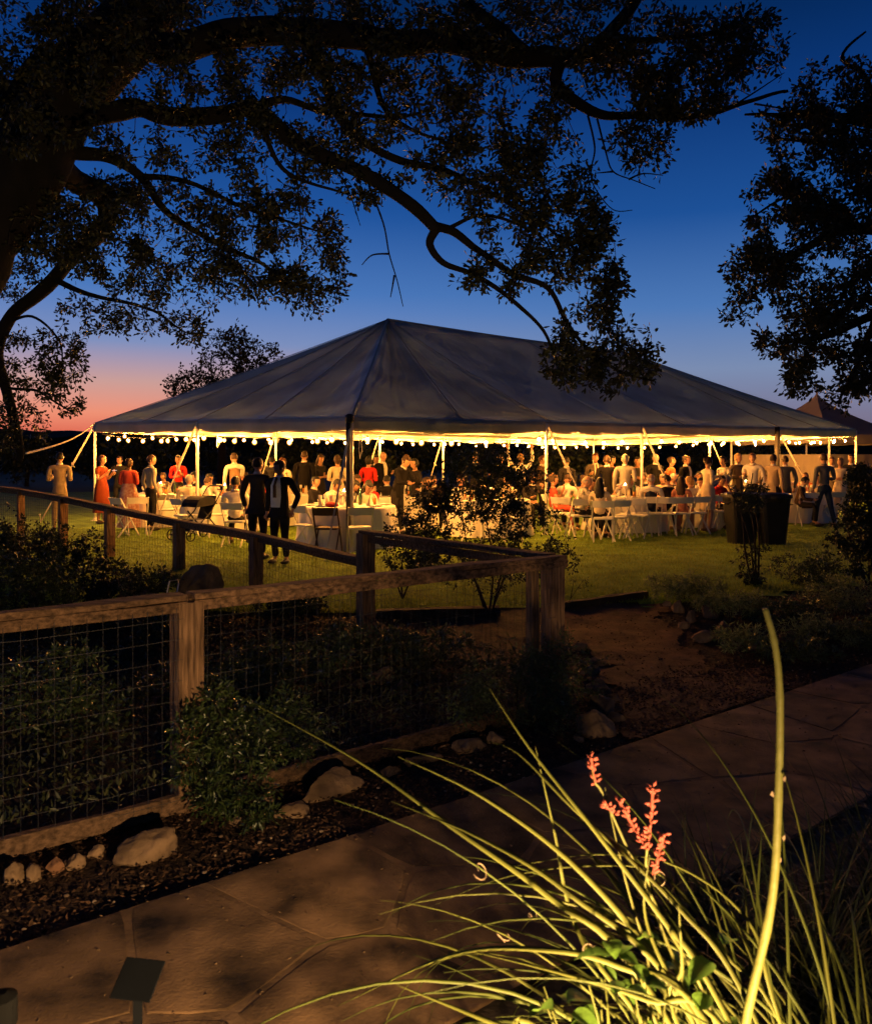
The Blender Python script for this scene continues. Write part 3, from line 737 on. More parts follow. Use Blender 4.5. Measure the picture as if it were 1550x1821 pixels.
# bare hanging twigs
for L in ([(655, 330, 6.5), (680, 395, 6.5), (690, 450, 6.5), (705, 500, 6.5), (716, 546, 6.5)], [(690, 450, 6.5), (660, 452, 6.5), (642, 470, 6.5)], [(700, 490, 6.5), (694, 530, 6.5)],
          [(525, 250, 6.6), (530, 330, 6.6), (535, 400, 6.6), (540, 440, 6.6)], [(1045, 205, 6.4), (1058, 262, 6.4), (1052, 300, 6.4), (1056, 330, 6.4), (1090, 372, 6.4), (1125, 374, 6.4)],
          [(1062, 212, 6.4), (1078, 270, 6.4), (1092, 306, 6.4), (1130, 322, 6.4), (1166, 336, 6.4)], [(1092, 306, 6.4), (1060, 308, 6.4)], [(1120, 320, 6.4), (1145, 310, 6.4), (1180, 312, 6.4)],
          [(590, 290, 6.6), (620, 340, 6.6), (640, 400, 6.6)], [(1300, 190, 6.4), (1350, 160, 6.4), (1395, 130, 6.4)], [(1340, 186, 6.4), (1420, 200, 6.4)]):
    B(L, .009, .003, .015)
BL = [(420, 60, 300, 90, 6.9, .9, 150), (720, 60, 260, 90, 6.8, .7, 150), (1000, 40, 240, 80, 6.7, .7, 120), (1180, 110, 170, 90, 6.5, .5, 135), (1300, 70, 95, 70, 6.5, .4, 60),
      (330, 140, 220, 60, 7.0, .7, 90), (560, 160, 170, 110, 6.8, .6, 120), (720, 200, 130, 90, 6.8, .5, 80), (880, 190, 140, 90, 6.7, .5, 85), (840, 300, 130, 60, 6.6, .4, 60),
      (320, 250, 190, 50, 7.0, .5, 65), (500, 280, 110, 60, 6.7, .4, 40), (660, 300, 60, 60, 6.6, .3, 25),
      (300, 400, 300, 85, 7.6, .8, 280), (120, 380, 150, 80, 7.8, .8, 110), (500, 430, 110, 90, 7.5, .5, 95), (560, 490, 60, 70, 7.5, .4, 35), (330, 490, 230, 55, 7.8, .6, 110), (250, 560, 60, 40, 8.5, .3, 20), (330, 590, 40, 40, 8.5, .3, 18), (160, 560, 60, 40, 8.8, .3, 20),
      (60, 640, 80, 60, 8.9, .4, 50), (120, 690, 40, 50, 8.8, .3, 24), (20, 470, 60, 60, 8.9, .4, 30), (30, 750, 60, 50, 9.0, .3, 32), (110, 630, 40, 50, 8.8, .3, 20),
      (940, 340, 130, 70, 6.6, .4, 85), (970, 430, 110, 80, 6.6, .4, 85), (1050, 430, 50, 70, 6.5, .3, 36), (1060, 500, 50, 60, 6.5, .3, 34), (920, 480, 90, 40, 6.5, .3, 26), (870, 500, 60, 25, 6.4, .2, 10),
      (1040, 580, 50, 50, 6.5, .3, 26), (1080, 650, 100, 40, 6.5, .3, 52), (1130, 605, 45, 35, 6.5, .3, 12), (1000, 640, 35, 40, 6.4, .2, 16), (1145, 250, 60, 40, 6.4, .3, 26), (1200, 160, 110, 50, 6.4, .3, 60), (990, 250, 70, 60, 6.5, .3, 22),
      (60, 60, 160, 90, 6.8, .5, 90), (50, 160, 130, 110, 6.4, .3, 70), (180, 20, 160, 60, 6.8, .6, 80), (20, 330, 60, 50, 7.8, .5, 25)]
TG = []
for b in BL: TG += blob_targets(*b[:6], int(b[6] * 1.9))
sk.grow(TG, 8, .14, tipr=.0030, droop=.08, lspread=.06)
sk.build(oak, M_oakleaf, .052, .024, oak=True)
NOAK = len(sk.lp)

# ------------------------------------------------------------------ the oak reaching in from the right
sk = Skel(); B = lambda L, r0, r1, w_=.07: sk.branch([at(*q) for q in L], r0, r1, w_)
oak2 = empty('oak_tree', (5.6, 7.6, -.35)); tag(oak2, 'oak reaching in from the right edge with drooping leafy boughs', 'tree')
sk.branch([Vector((5.6, 7.6, -.5)), Vector((5.5, 7.6, 1.5)), Vector((5.3, 7.5, 3.2)), Vector((5.2, 7.5, 5.0)), Vector((5.0, 7.5, 6.6))], .34, .16, .05)
B([(1830, 560, 7.5), (1700, 470, 7.3), (1600, 415, 7.2), (1500, 410, 7.0), (1430, 440, 7.0), (1350, 480, 7.0), (1300, 470, 7.0)], .10, .008)
B([(1830, 480, 7.5), (1680, 300, 7.3), (1560, 230, 7.1), (1450, 200, 7.0), (1380, 208, 7.0), (1318, 216, 6.9)], .09, .008)
B([(1820, 620, 7.5), (1680, 560, 7.3), (1560, 560, 7.1), (1480, 590, 7.0), (1400, 610, 7.0), (1350, 620, 7.0)], .07, .007)
B([(1560, 560, 7.1), (1540, 620, 7.0), (1500, 690, 7.0), (1490, 720, 7.0)], .03, .006)
B([(1480, 250, 7.1), (1420, 245, 7.0), (1360, 248, 7.0)], .025, .010)
B([(1560, 230, 7.1), (1540, 140, 7.0), (1500, 100, 7.0), (1540, 60, 7.0)], .03, .008)
B([(1500, 410, 7.0), (1420, 350, 7.0), (1340, 380, 7.0)], .025, .006)
BL = [(1500, 160, 90, 60, 7.0, .4, 60), (1480, 240, 110, 70, 7.0, .5, 100), (1470, 330, 120, 70, 7.0, .5, 110), (1390, 345, 60, 40, 7.0, .3, 26), (1450, 430, 140, 70, 7.0, .5, 125), (1340, 470, 55, 45, 7.0, .3, 32), (1310, 540, 30, 30, 7.0, .2, 10), (1460, 520, 130, 55, 7.0, .5, 105),
      (1460, 600, 115, 45, 7.0, .4, 75), (1490, 660, 90, 40, 7.0, .4, 48), (1430, 680, 40, 22, 7.0, .2, 12), (1500, 700, 40, 25, 7.0, .2, 10), (1600, 350, 90, 200, 7.2, .5, 110), (1400, 220, 60, 30, 7.0, .3, 18), (1580, 620, 60, 80, 7.2, .4, 50)]
TG = []
for b in BL: TG += blob_targets(*b[:6], int(b[6] * 1.9))
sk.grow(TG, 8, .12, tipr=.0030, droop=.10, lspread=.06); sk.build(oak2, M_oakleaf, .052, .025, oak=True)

# ------------------------------------------------------------------ shrubs
def shrub(name, label, cat, base, stems, blobs, leafm, ll, lw, leaf_n=7, r0=.014, group=None, oak=False, tipr=.002, droop=0.0):
    """base: ground point; stems: list of paths in local metres; blobs: local ellipsoids (x,y,z,rx,ry,rz,n)"""
    root = empty(name, base); tag(root, label, cat, group); s_ = Skel(); b0 = Vector(base)
    for P in stems: s_.branch([b0 + Vector(p) for p in P], r0, r0 * .35, .02, 5)
    T = []
    for (x, y, z, rx, ry, rz, n) in blobs:
        c = 0
        while c < n:
            g = rng.normal(size=3); g /= np.linalg.norm(g); g *= rng.random() ** .45
            p = b0 + Vector((x + g[0] * rx, y + g[1] * ry, z + g[2] * rz))
            if p.z < gz(p.x, p.y) + .03: p.z = gz(p.x, p.y) + .03 + rng.random() * .05
            if noise.noise(p * 3.0) < -.15 and rng.random() < .8: continue
            T.append(p); c += 1
    s_.grow(T, leaf_n, .03, step=.08, tipr=tipr, lspread=.04, droop=droop); s_.build(root, leafm, ll, lw, M_twig, 7, oak, ('stem', 'twigs', 'leaves')); return root
G = 'garden shrubs round the fence'
M_darkleaf2 = leafmat('glossy_small_leaf', (.014, .030, .008), (.06, .085, .025), .15, .32, .55)
b = gpt(868, 9.9); shrub('leafy_shrub', 'tall loose dark shrub in front of the tent behind the fence corner', 'shrub', b,
    [[(0, 0, 0), (.05, 0, .5), (.0, 0, 1.0), (-.15, 0, 1.5)], [(.03, 0, 0), (.15, 0, .5), (.35, 0, .9), (.6, 0, 1.2)], [(0, 0, 0), (-.15, 0, .4), (-.45, 0, .85), (-.8, 0, 1.15)], [(-.02, .1, 0), (-.2, .1, .6), (-.3, .2, 1.2), (-.4, .2, 1.75)], [(.03, .1, 0), (.25, .2, .6), (.45, .2, 1.2), (.35, .2, 1.6)]],
    [(-.10, 0, 1.78, .5, .35, .26, 110), (.35, 0, 1.62, .4, .35, .3, 80), (-.15, 0, 1.42, .66, .4, .36, 200), (.35, 0, 1.25, .52, .4, .46, 170), (-.6, 0, 1.3, .4, .35, .3, 90), (-.75, 0, .95, .52, .4, .42, 150), (.62, 0, .75, .44, .35, .46, 110), (0, 0, .95, .65, .4, .4, 110), (-.3, 0, .6, .6, .35, .3, 60), (.2, 0, .45, .5, .3, .3, 40)], M_darkleaf, .046, .022, 6, group=G)
b = gpt(715, 10.6); shrub('leafy_shrub', 'low dark bush against the round table beside the tent pole', 'shrub', b, [[(0, 0, 0), (0, 0, .4), (.1, 0, .8)], [(0, 0, 0), (-.1, 0, .3), (-.2, 0, .6)], [(0, 0, 0), (.2, 0, .4), (.4, 0, .7)]],
    [(.05, 0, .62, .35, .3, .32, 80), (.35, 0, .5, .3, .3, .3, 50), (.1, 0, .95, .2, .2, .25, 18)], M_darkleaf, .05, .026, 7, group=G)
# by the lit fence post
fp = fpt(t335 + .16) - WNORM * .27; shrub('leafy_shrub', 'glossy bush spilling over the walkway bed below the lit fence post', 'shrub', (fp.x, fp.y, -.35), [[(0, 0, 0), (0, 0, .35), (-.1, 0, .62)], [(0, 0, 0), (.15, .1, .3), (.35, .2, .5)], [(0, 0, 0), (-.12, -.05, .25), (-.25, -.1, .45)], [(.05, 0, 0), (.1, -.1, .2), (.15, -.15, .35)]],
    [(-.05, 0, .36, .34, .24, .32, 190), (.26, .18, .42, .30, .2, .20, 95), (-.12, .02, .58, .2, .16, .14, 50), (.05, -.10, .18, .26, .16, .18, 70), (.1, -.18, .08, .16, .1, .1, 24)], M_darkleaf2, .038, .013, 8, .008, group=G, tipr=.0014)
# right of the fence, under the corner
fp = fpt(tc_ - .55) - WNORM * .0; shrub('leafy_shrub', 'low dark rosemary like bush under the front corner of the fence', 'shrub', (fp.x + .12, fp.y - .1, -.35), [[(0, 0, 0), (0, 0, .3), (.1, 0, .6)], [(0, 0, 0), (.2, .1, .3), (.45, .2, .5)], [(0, 0, 0), (-.2, -.1, .3), (-.4, -.2, .4)]],
    [(.0, 0, .30, .50, .36, .32, 190), (.35, .2, .35, .35, .35, .30, 100), (-.3, -.18, .2, .26, .22, .22, 60), (.25, -.15, .2, .3, .25, .2, 50)], M_shrubleaf, .040, .010, 9, .008, group=G, tipr=.0014)
# inside the fenced plot
for (px, d, rx, h, n, lab) in ((110, 6.0, .7, .62, 170, 'dark bush behind the wire at the left end of the front fence'), (520, 7.2, .75, .42, 150, 'low ground cover behind the wire right of the lit post'), (640, 8.1, .6, .35, 120, 'low ground cover in the plot below the tall fence post'), (760, 7.8, .6, .40, 120, 'ground cover in the plot near the fence corner'), (400, 6.6, .6, .4, 120, 'sprawling low plant behind the lit fence post')):
    b = gpt(px, d); shrub('leafy_shrub', lab, 'shrub', b, [[(0, 0, 0), (.05, 0, h * .6)], [(0, 0, 0), (rx * .5, 0, h * .6)], [(0, 0, 0), (-rx * .5, 0, h * .6)]], [(0, 0, h * .5, rx, .5, h * .5, n)], M_shrubleaf, .05, .02, 7, .008, group=G)
b = gpt(95, 11.6); shrub('leafy_shrub', 'glossy dark bush in front of the left end of the back fence', 'shrub', b, [[(0, 0, 0), (0, 0, .5)], [(0, 0, 0), (.5, 0, .5)], [(0, 0, 0), (-.6, 0, .6)]], [(0, 0, .38, .85, .5, .42, 230), (-.65, 0, .55, .3, .3, .5, 70)], M_darkleaf, .05, .03, 7, .012, group=G)
for (px, d, rx, h, n, lab) in ((25, 9.4, .75, .95, 330, 'dense dark bush filling the left edge behind the front rail'), (185, 9.6, .55, .72, 230, 'dark bush in front of the second post of the back fence'), (300, 8.6, .5, .42, 140, 'low dark plant beside the leaning metal stand'), (255, 10.3, .5, .5, 160, 'dark low bush between the back fence posts and the boulder'), (60, 13.2, .7, .6, 160, 'dark shrub under the far left end of the back fence'), (520, 9.9, .5, .3, 120, 'low plant along the foot of the back fence')):
    b = gpt(px, d); shrub('leafy_shrub', lab, 'shrub', b, [[(0, 0, 0), (.05, 0, h * .7)], [(0, 0, 0), (rx * .5, 0, h * .6)], [(0, 0, 0), (-rx * .5, 0, h * .6)]], [(0, 0, h * .5, rx, .45, h * .5, n)], M_darkleaf, .05, .024, 7, .010, group=G)
# the right hand side
b = gpt(1545, 11.0); shrub('leafy_shrub', 'big dense bush at the right edge in front of the lawn', 'shrub', b, [[(0, 0, 0), (0, 0, .8), (0, 0, 1.5)], [(0, 0, 0), (-.25, 0, .7), (-.3, 0, 1.2)], [(0, 0, 0), (.4, 0, .8), (.5, 0, 1.4)]],
    [(.05, 0, 1.2, .42, .4, .45, 200), (-.05, 0, .65, .48, .4, .5, 200), (.5, 0, .9, .5, .4, .7, 150), (-.1, 0, 1.5, .2, .2, .16, 26)], M_darkleaf, .055, .03, 8, group=G)
b = gpt(1342, 11.3); shrub('young_tree', 'young bare stemmed tree in front of the black bins', 'tree', b, [[(0, 0, 0), (-.05, 0, .5), (-.2, 0, 1.0), (-.37, 0, 1.35)], [(.02, 0, 0), (.0, 0, .6), (-.06, 0, 1.2), (-.04, 0, 1.5)], [(.04, 0, 0), (.06, 0, .6), (.02, 0, 1.1), (.1, 0, 1.45)], [(.0, .05, 0), (-.12, .05, .5), (-.16, .05, 1.1), (-.2, 0, 1.6)]],
    [(-.08, 0, 1.20, .24, .2, .24, 60), (-.05, 0, .38, .28, .2, .2, 24), (-.05, 0, .1, .2, .2, .12, 24)], M_darkleaf, .05, .024, 6, .016)
for (px, d, rx, h, n, m_, lab) in ((1215, 10.6, .55, .34, 170, 'g', 'grassy grey green clump at the end of the timber edging'), (1300, 9.9, .5, .30, 130, 'g', 'low tufted plant behind the rocks of the mulch path'), (1440, 11.4, .6, .42, 150, 's', 'low leafy bush right of the young tree'), (1500, 10.2, .6, .40, 150, 'g', 'grey green tufted plant under the big right bush'), (1400, 9.6, .6, .3, 130, 's', 'dark low plant below the young tree'), (1470, 8.8, .6, .26, 130, 'g', 'pale grey ground cover beside the walkway at right'), (1400, 8.2, .5, .22, 100, 's', 'low ground cover between the rocks and the walkway'), (1530, 8.6, .5, .3, 100, 's', 'dark low plant at the right edge above the walkway'), (1330, 8.6, .4, .2, 70, 'g', 'small silvery plant among the path rocks')):
    b = gpt(px, d); shrub('low_plant', lab, 'plant', b, [[(0, 0, 0), (.03, 0, h * .6)], [(0, 0, 0), (rx * .5, 0, h * .5)], [(0, 0, 0), (-rx * .5, 0, h * .5)]], [(0, 0, h * .45, rx, .4, h * .55, n)], M_greyleaf if m_ == 'g' else M_shrubleaf, .06 if m_ == 'g' else .045, .012 if m_ == 'g' else .018, 8, .006, group='low plants of the right hand bed')
# twig beside the lawn edging
b = gpt(1000, 9.9); shrub('twiggy_plant', 'thin bare twig plant standing by the lawn edge beside the fence corner', 'plant', b, [[(0, 0, 0), (.1, 0, .2), (.25, 0, .42)], [(.1, 0, .2), (.14, 0, .4)]], [(.2, 0, .35, .12, .1, .14, 8)], M_darkleaf, .03, .012, 3, .006)
# trees beyond the tent
sk = Skel(); b0 = gpt(395, 44); bt = empty('oak_tree', b0); tag(bt, 'distant round tree showing above the left slope of the tent roof', 'tree')
sk.branch([b0, b0 + Vector((0, 0, 2.5)), b0 + Vector((.4, 0, 5))], .3, .12, .1); sk.branch([b0 + Vector((0, 0, 2.5)), b0 + Vector((-1.2, 0, 4.5))], .15, .05, .1); sk.branch([b0 + Vector((.2, 0, 3.5)), b0 + Vector((2.0, 0, 5.5))], .15, .04, .1)
TG = []
for (cx, cy, rx, ry, n) in ((400, 640, 45, 55, 150), (460, 640, 50, 36, 120), (350, 680, 55, 30, 90), (420, 600, 22, 26, 40), (320, 690, 30, 16, 30), (420, 720, 130, 60, 130)):
    for _ in range(n):
        a_, r_ = rng.random() * 6.283, rng.random() ** .5; TG.append(at(cx + math.cos(a_) * r_ * rx, cy + math.sin(a_) * r_ * ry, 44 + rng.uniform(-1.5, 1.5)))
sk.grow(TG, 4, .1, step=.3, tipr=.016, lspread=.22); sk.build(bt, M_oakleaf, .20, .11, oak=True)
rb = random.Random(5)
for i in range(13):
    px = 40 + i * 118 + rb.uniform(-30, 30); d = rb.uniform(40, 52); b0 = gpt(px, d); h = rb.uniform(2.4, 3.1)
    rt = empty('oak_tree', b0); tag(rt, ('first second third fourth fifth sixth seventh eighth ninth tenth eleventh twelfth thirteenth'.split()[i]) + ' low dark tree counted from the left in the grove beyond the tent', 'tree', 'dark trees beyond the tent'); sk = Skel(); sk.branch([b0, b0 + Vector((.1, 0, h * .5)), b0 + Vector((0, 0, h * .8))], .14, .05, .1)
    T = []
    for _ in range(60):
        g = rng.normal(size=3); g /= np.linalg.norm(g); g *= rng.random() ** .4; T.append(b0 + Vector((g[0] * 1.9, g[1] * 1.5, h * .55 + g[2] * h * .45)))
    sk.grow(T, 10, 0, step=.4, tipr=.015, lspread=.4); sk.build(rt, M_darkleaf, .26, .16, oak=True)
# short lawn grass as blades
M_blade = leafmat('grass_blade', (.14, .21, .014), (.30, .38, .04), .3, .6)
pos = []; 
while len(pos) < 85000:
    u = rng.random(2); d = 10 + 9 * u[0] ** 1.7; px = rng.uniform(-20, 1560); x = (px - CX) / F * d
    if lawn_in(x, d): pos.append((x, d, gz(x, d) - .004))
pos = np.array(pos); dr = rng.normal(size=pos.shape) * .5; dr[:, 2] = 1
o = leaves_mesh('grass', pos, dr, .05, .007, M_blade, None, fold=.1); tag(o, 'short mown lawn grass in front of the tent', 'grass', kind='stuff')

# ground cover filling the fenced plot
M_cover = leafmat('ground_cover_leaf', (.012, .020, .006), (.07, .075, .028), .15, .5, .4)
pos = []; dr = []
while len(pos) < 26000:
    t = rng.uniform(-1.5, 4.6); s_ = rng.uniform(1.05, 9.0); p = wpt(t, s_)
    if lawn_in(p.x, p.y) or p.y > 11.2: continue
    h = .20 * max(0, noise.noise(Vector((p.x * 1.3, p.y * 1.3, 7))) + .45) * rng.random() ** .6
    pos.append((p.x, p.y, gz(p.x, p.y) + h)); dr.append(rng.normal(size=3) + np.array([0, 0, .4]))
o = leaves_mesh('ground_cover', np.array(pos), np.array(dr), .055, .020, M_cover, None, fold=.2); tag(o, 'low tangled ground cover leaves inside the fenced plot', 'ground cover', kind='stuff')
# ------------------------------------------------------------------ rocks along the bed and the mulch path
M_rock = mat('limestone', (.20, .128, .074), .9, .45, 7, .8, 22, obj_var=.2, detail=8)
M_rockr = mat('reddish_stone', (.24, .12, .065), .9, .35, 8, .7, 22, obj_var=.15)
M_rockd = mat('boulder_stone', (.13, .09, .062), .95, .4, 4, .8, 12)
def rock(c, size, rz, label, m=None, seed=0, rough=.24, sub=4, cuts=11):
    bm = bmesh.new(); bmesh.ops.create_icosphere(bm, subdivisions=sub, radius=1)
    rr = random.Random(seed * 13 + 5)
    pl = [(Vector((rr.uniform(-1, 1), rr.uniform(-1, 1), rr.uniform(-.4, 1))).normalized(), rr.uniform(.48, .82)) for _ in range(cuts)]
    for v in bm.verts:
        p = v.co.copy()
        for n_, dd in pl:
            e = p.dot(n_) - dd
            if e > 0: p -= n_ * e * .97
        p *= 1 + rough * noise.noise(p * 1.6 + Vector((seed * 3.1, 0, 0))) + .07 * noise.noise(p * 5 + Vector((seed, 2, 0))) + .035 * noise.noise(p * 13 + Vector((seed, 5, 0)))
        v.co = (p.x * size[0], p.y * size[1], p.z * size[2])
    me = bpy.data.meshes.new('rock'); bm.to_mesh(me); bm.free()
    o = link('rock', me, m or M_rock, sm=True); o.location = (c[0], c[1], c[2] - .012); o.rotation_euler = (rr.uniform(-.2, .2), rr.uniform(-.2, .2), rz)
    tag(o, label, 'rock', 'rocks edging the garden beds'); return o
def gp(px, py, drop=1.95):
    d = drop * F / (py - HY); return at(px, py, d)
RK = [(252, 1512, (.185, .10, .10), .5, 'large pale pointed rock at the fence foot left of the bush', None, .05),
      (590, 1402, (.21, .085, .095), .62, 'long pale block of stone at the fence foot right of the bush', None, .05),
      (516, 1440, (.105, .06, .07), .3, 'pale wedge shaped rock beside the long stone block', None, .02),
      (472, 1418, (.05, .04, .045), .2, 'small pale stone tucked behind the wedge shaped rock', None, .03),
      (24, 1556, (.05, .045, .06), .1, 'leftmost rounded cobble in the row at the fence foot', None, .035), (62, 1550, (.045, .04, .05), .4, 'second rounded cobble in the row at the fence foot', None, .03),
      (98, 1538, (.045, .04, .058), .8, 'rusty red cobble in the row at the fence foot', 'r', .035), (134, 1530, (.055, .04, .05), .4, 'pale cobble between the red cobble and the large rock', None, .03), (172, 1512, (.05, .035, .035), .4, 'small stone between the cobbles and the large pale rock', None, .03),
      (760, 1345, (.13, .05, .045), .6, 'flat half buried stone along the fence foot', None, .02), (832, 1324, (.13, .09, .075), .5, 'rounded pale rock at the fence foot near the corner bush', None, .03),
      (1060, 1300, (.155, .13, .115), .4, 'big rounded boulder at the mouth of the mulch path', None, .06), (1070, 1262, (.13, .10, .10), .4, 'brown rock just behind the boulder of the mulch path', 'd', .06), (1066, 1230, (.12, .09, .07), .4, 'flat rock stacked third behind the path boulder', 'd', .06), (1050, 1195, (.10, .08, .06), .2, 'fourth rock in the row behind the path boulder', 'd', .04),
      (1205, 1092, (.12, .10, .11), .3, 'pale round rock at the far right side of the mulch path', None, .05), (1228, 1104, (.10, .05, .09), .9, 'upright slab of stone right of the mulch path', None, .06), (1252, 1128, (.20, .10, .07), .2, 'pale flat rock right of the mulch path', None, .03), (1262, 1098, (.12, .1, .10), .5, 'dull rock behind the pale flat rock', 'd', .05),
      (1300, 1145, (.12, .10, .09), .2, 'dark rock right of the pale flat rock', 'd', .04), (1345, 1150, (.14, .11, .10), .7, 'dark rock under the tip of the tall stalk', 'd', .04), (1400, 1140, (.12, .10, .09), .7, 'dark rock in the low plants right of the stalk', 'd', .04),
      (680, 1205, (.16, .12, .10), .3, 'pale rock inside the plot seen through the wire', None, .04), (716, 1222, (.12, .1, .07), .8, 'small grey rock inside the plot beside the pale one', 'd', .03), (640, 1215, (.09, .08, .07), .8, 'small rock inside the plot left of the pale one', 'd', .03),
      (690, 1372, (.09, .05, .05), .5, 'pale stone between the long block and the flat stone', None, .02), (728, 1352, (.05, .04, .04), .9, 'small pale stone just left of the flat half buried one', None, .02), (440, 1440, (.06, .045, .045), .6, 'small tan stone right of the front bush', None, .02), (300, 1494, (.06, .04, .04), .2, 'small stone tucked right of the large pale rock', None, .02),
      (880, 1312, (.08, .06, .05), .3, 'tan stone half hidden by the corner bush', None, .03), (1030, 1312, (.06, .05, .045), .8, 'small pale stone left of the path boulder', None, .02), (1092, 1278, (.08, .06, .06), .1, 'pale stone leaning on the right of the path boulder', None, .03), (1085, 1246, (.09, .06, .06), .5, 'pale stone second up the left edge of the mulch path', None, .04), (1062, 1176, (.09, .07, .06), .7, 'pale stone high on the left edge of the mulch path', None, .04), (1030, 1150, (.09, .07, .06), .2, 'pale stone farthest up the left edge of the mulch path', None, .04),
      (1215, 1112, (.09, .07, .07), .2, 'small pale rock before the upright slab', None, .03), (1282, 1118, (.11, .08, .08), .9, 'tan rock right of the upright slab', None, .04), (1320, 1130, (.10, .08, .07), .4, 'tan rock between two dark rocks of the right bed', None, .04), (1185, 1086, (.08, .06, .06), .4, 'small rock where the timber edging meets the plants', None, .04),
      (425, 1455, (.05, .04, .03), .3, 'small pale stone beneath the front bush', None, .02), (345, 1604, (.032, .028, .022), .3, 'loose pale stone lying by the walkway edge', None, .012), (265, 1612, (.028, .025, .02), .9, 'loose reddish stone lying by the walkway edge', 'r', .012)]
for i, (px, py, sz, rz, lab, m_, up) in enumerate(RK):
    drop = 1.95
    if py < 1140: drop = 1.90
    p = gp(px, py + 6, drop); p.z = gz(p.x, p.y) + up
    rock(p, sz, rz, lab, {'r': M_rockr, 'd': M_rockd}.get(m_, M_rock), i + 1)
p = gpt(362, 10.4, .22); rock(p, (.31, .26, .33), .4, 'large dark boulder behind the back fence beside the dark suited pair', M_rockd, 77, .2)
p = gpt(240, 9.6, .1); rock(p, (.5, .35, .30), .2, 'broad dark boulder inside the plot behind the left fence posts', M_rockd, 78, .2)

# mulch chips and pebbles
M_chip = leafmat('bark_chip', (.022, .011, .006), (.10, .05, .026), 0, .9)
pos = []
while len(pos) < 15000:
    t = rng.uniform(-1.0, 9.5); s = rng.uniform(.0, 1.05) if rng.random() < .62 else rng.uniform(0, 5)
    p = wpt(t, s); px = p.x / p.y * F + CX
    if -40 < px < 1590 and p.y < 10.6 and not (1.05 < s and px < 960) and not lawn_in(p.x, p.y): pos.append((p.x, p.y, gz(p.x, p.y) + rng.uniform(.0, .016)))
pos = np.array(pos); dr = rng.normal(size=pos.shape); dr[:, 2] *= .35
o = leaves_mesh('mulch_chips', pos, dr, .030, .012, M_chip, None, fold=.2); tag(o, 'scattered bark mulch chips of the beds and path', 'mulch', kind='stuff')
M_peb = leafmat('pebble', (.14, .09, .06), (.34, .25, .17), 0, .85)
mb = MB()
for _ in range(420):
    t = rng.uniform(-1.0, 9); s = rng.uniform(.02, .9) if rng.random() < .7 else rng.uniform(.02, 4); p = wpt(t, s); px = p.x / p.y * F + CX
    if not (-40 < px < 1590) or (s > 1.05 and px < 1000) or lawn_in(p.x, p.y): continue
    r_ = rng.uniform(.004, .011); mb.ball((p.x, p.y, gz(p.x, p.y) + r_ * .5), (r_ * rng.uniform(.8, 1.6), r_, r_ * .7), 6, 4)
o = mb.build('pebbles', M_peb, sm=True); tag(o, 'small loose pebbles scattered in the mulch', 'pebbles', kind='stuff')

# dry leaves and grit on the flagstones
pos = []
while len(pos) < 900:
    p = wpt(rng.uniform(-2, 9), -1.35 * rng.random() ** 1.0 if rng.random() < .5 else -rng.random() ** 3 * 1.2); pos.append((p.x, p.y, -.3165))
pos = np.array(pos); dr = rng.normal(size=pos.shape); dr[:, 2] *= .15
o = leaves_mesh('leaf_litter', pos, dr, .016, .007, leafmat('dry_litter', (.05, .028, .012), (.26, .16, .08), 0, .9), None, fold=.3); tag(o, 'dry leaf bits and grit scattered over the flagstones', 'leaf litter', kind='stuff')
# ------------------------------------------------------------------ folding chairs
def chair_proto(m, slats=True):
    root = empty('folding_chair')
    def bm_(name, parts, bev=.004):
        mb = MB()
        for a, b, w_, h in parts: mb.beam(a, b, w_, h, Vector((1, 0, 0)))
        return mb.build(name, m, root, bevel=bev)
    for s in (-1, 1):
        bm_('front_leg', [((s * .205, -.20, 0), (s * .205, .24, .80), .030, .024)])     # runs up into the back
        bm_('rear_leg', [((s * .178, .27, 0), (s * .178, -.10, .44), .030, .022)])
    mb = MB(); mb.box((0, -.02, .445), (.36, .38, .035)); mb.build('seat', m, root, bevel=.012)
    for z0, hh in ((.73, .13),):
        y0 = -.20 + .44 * z0 / .80; mb = MB(); V = []
        for i in range(9):
            u = i / 8; x = -.19 + .38 * u; yy = y0 + .03 * math.sin(math.pi * u)
            V += [(x, yy - .028, z0 - hh / 2), (x, yy + .006, z0 - hh / 2), (x, yy + .044, z0 + hh / 2), (x, yy + .010, z0 + hh / 2)]
        FS = []
        for i in range(8):
            for j in range(4): FS.append((i * 4 + j, i * 4 + (j + 1) % 4, (i + 1) * 4 + (j + 1) % 4, (i + 1) * 4 + j))
        FS += [(3, 2, 1, 0), (32, 33, 34, 35)]; mb.add(V, FS); mb.build('backrest', m, root)
    bm_('crossbar', [((-.20, -.155, .08), (.20, -.155, .08), .02, .03)]); bm_('crossbar', [((-.175, .255, .03), (.175, .255, .03), .02, .028)])
    bm_('crossbar', [((-.20, .12, .575), (.20, .12, .575), .018, .03)])
    return root
CP = chair_proto(M_chair); M_brownchair = mat('brown_wood_chair', (.055, .03, .018), .5, .25, 8); CPB = chair_proto(M_brownchair)
chairs_used = {}
def chair(x, y, yaw, label, brown=False):
    src = CPB if brown else CP; key = 'b' if brown else 'w'
    o = src if key not in chairs_used else copy_tree(src); chairs_used[key] = 1
    o.location = (x, y, gz(x, y)); o.rotation_euler = (0, 0, yaw); tag(o, label, 'chair', 'folding chairs under the tent'); return o
def cpx(px, d): return (px - CX) / F * d, d

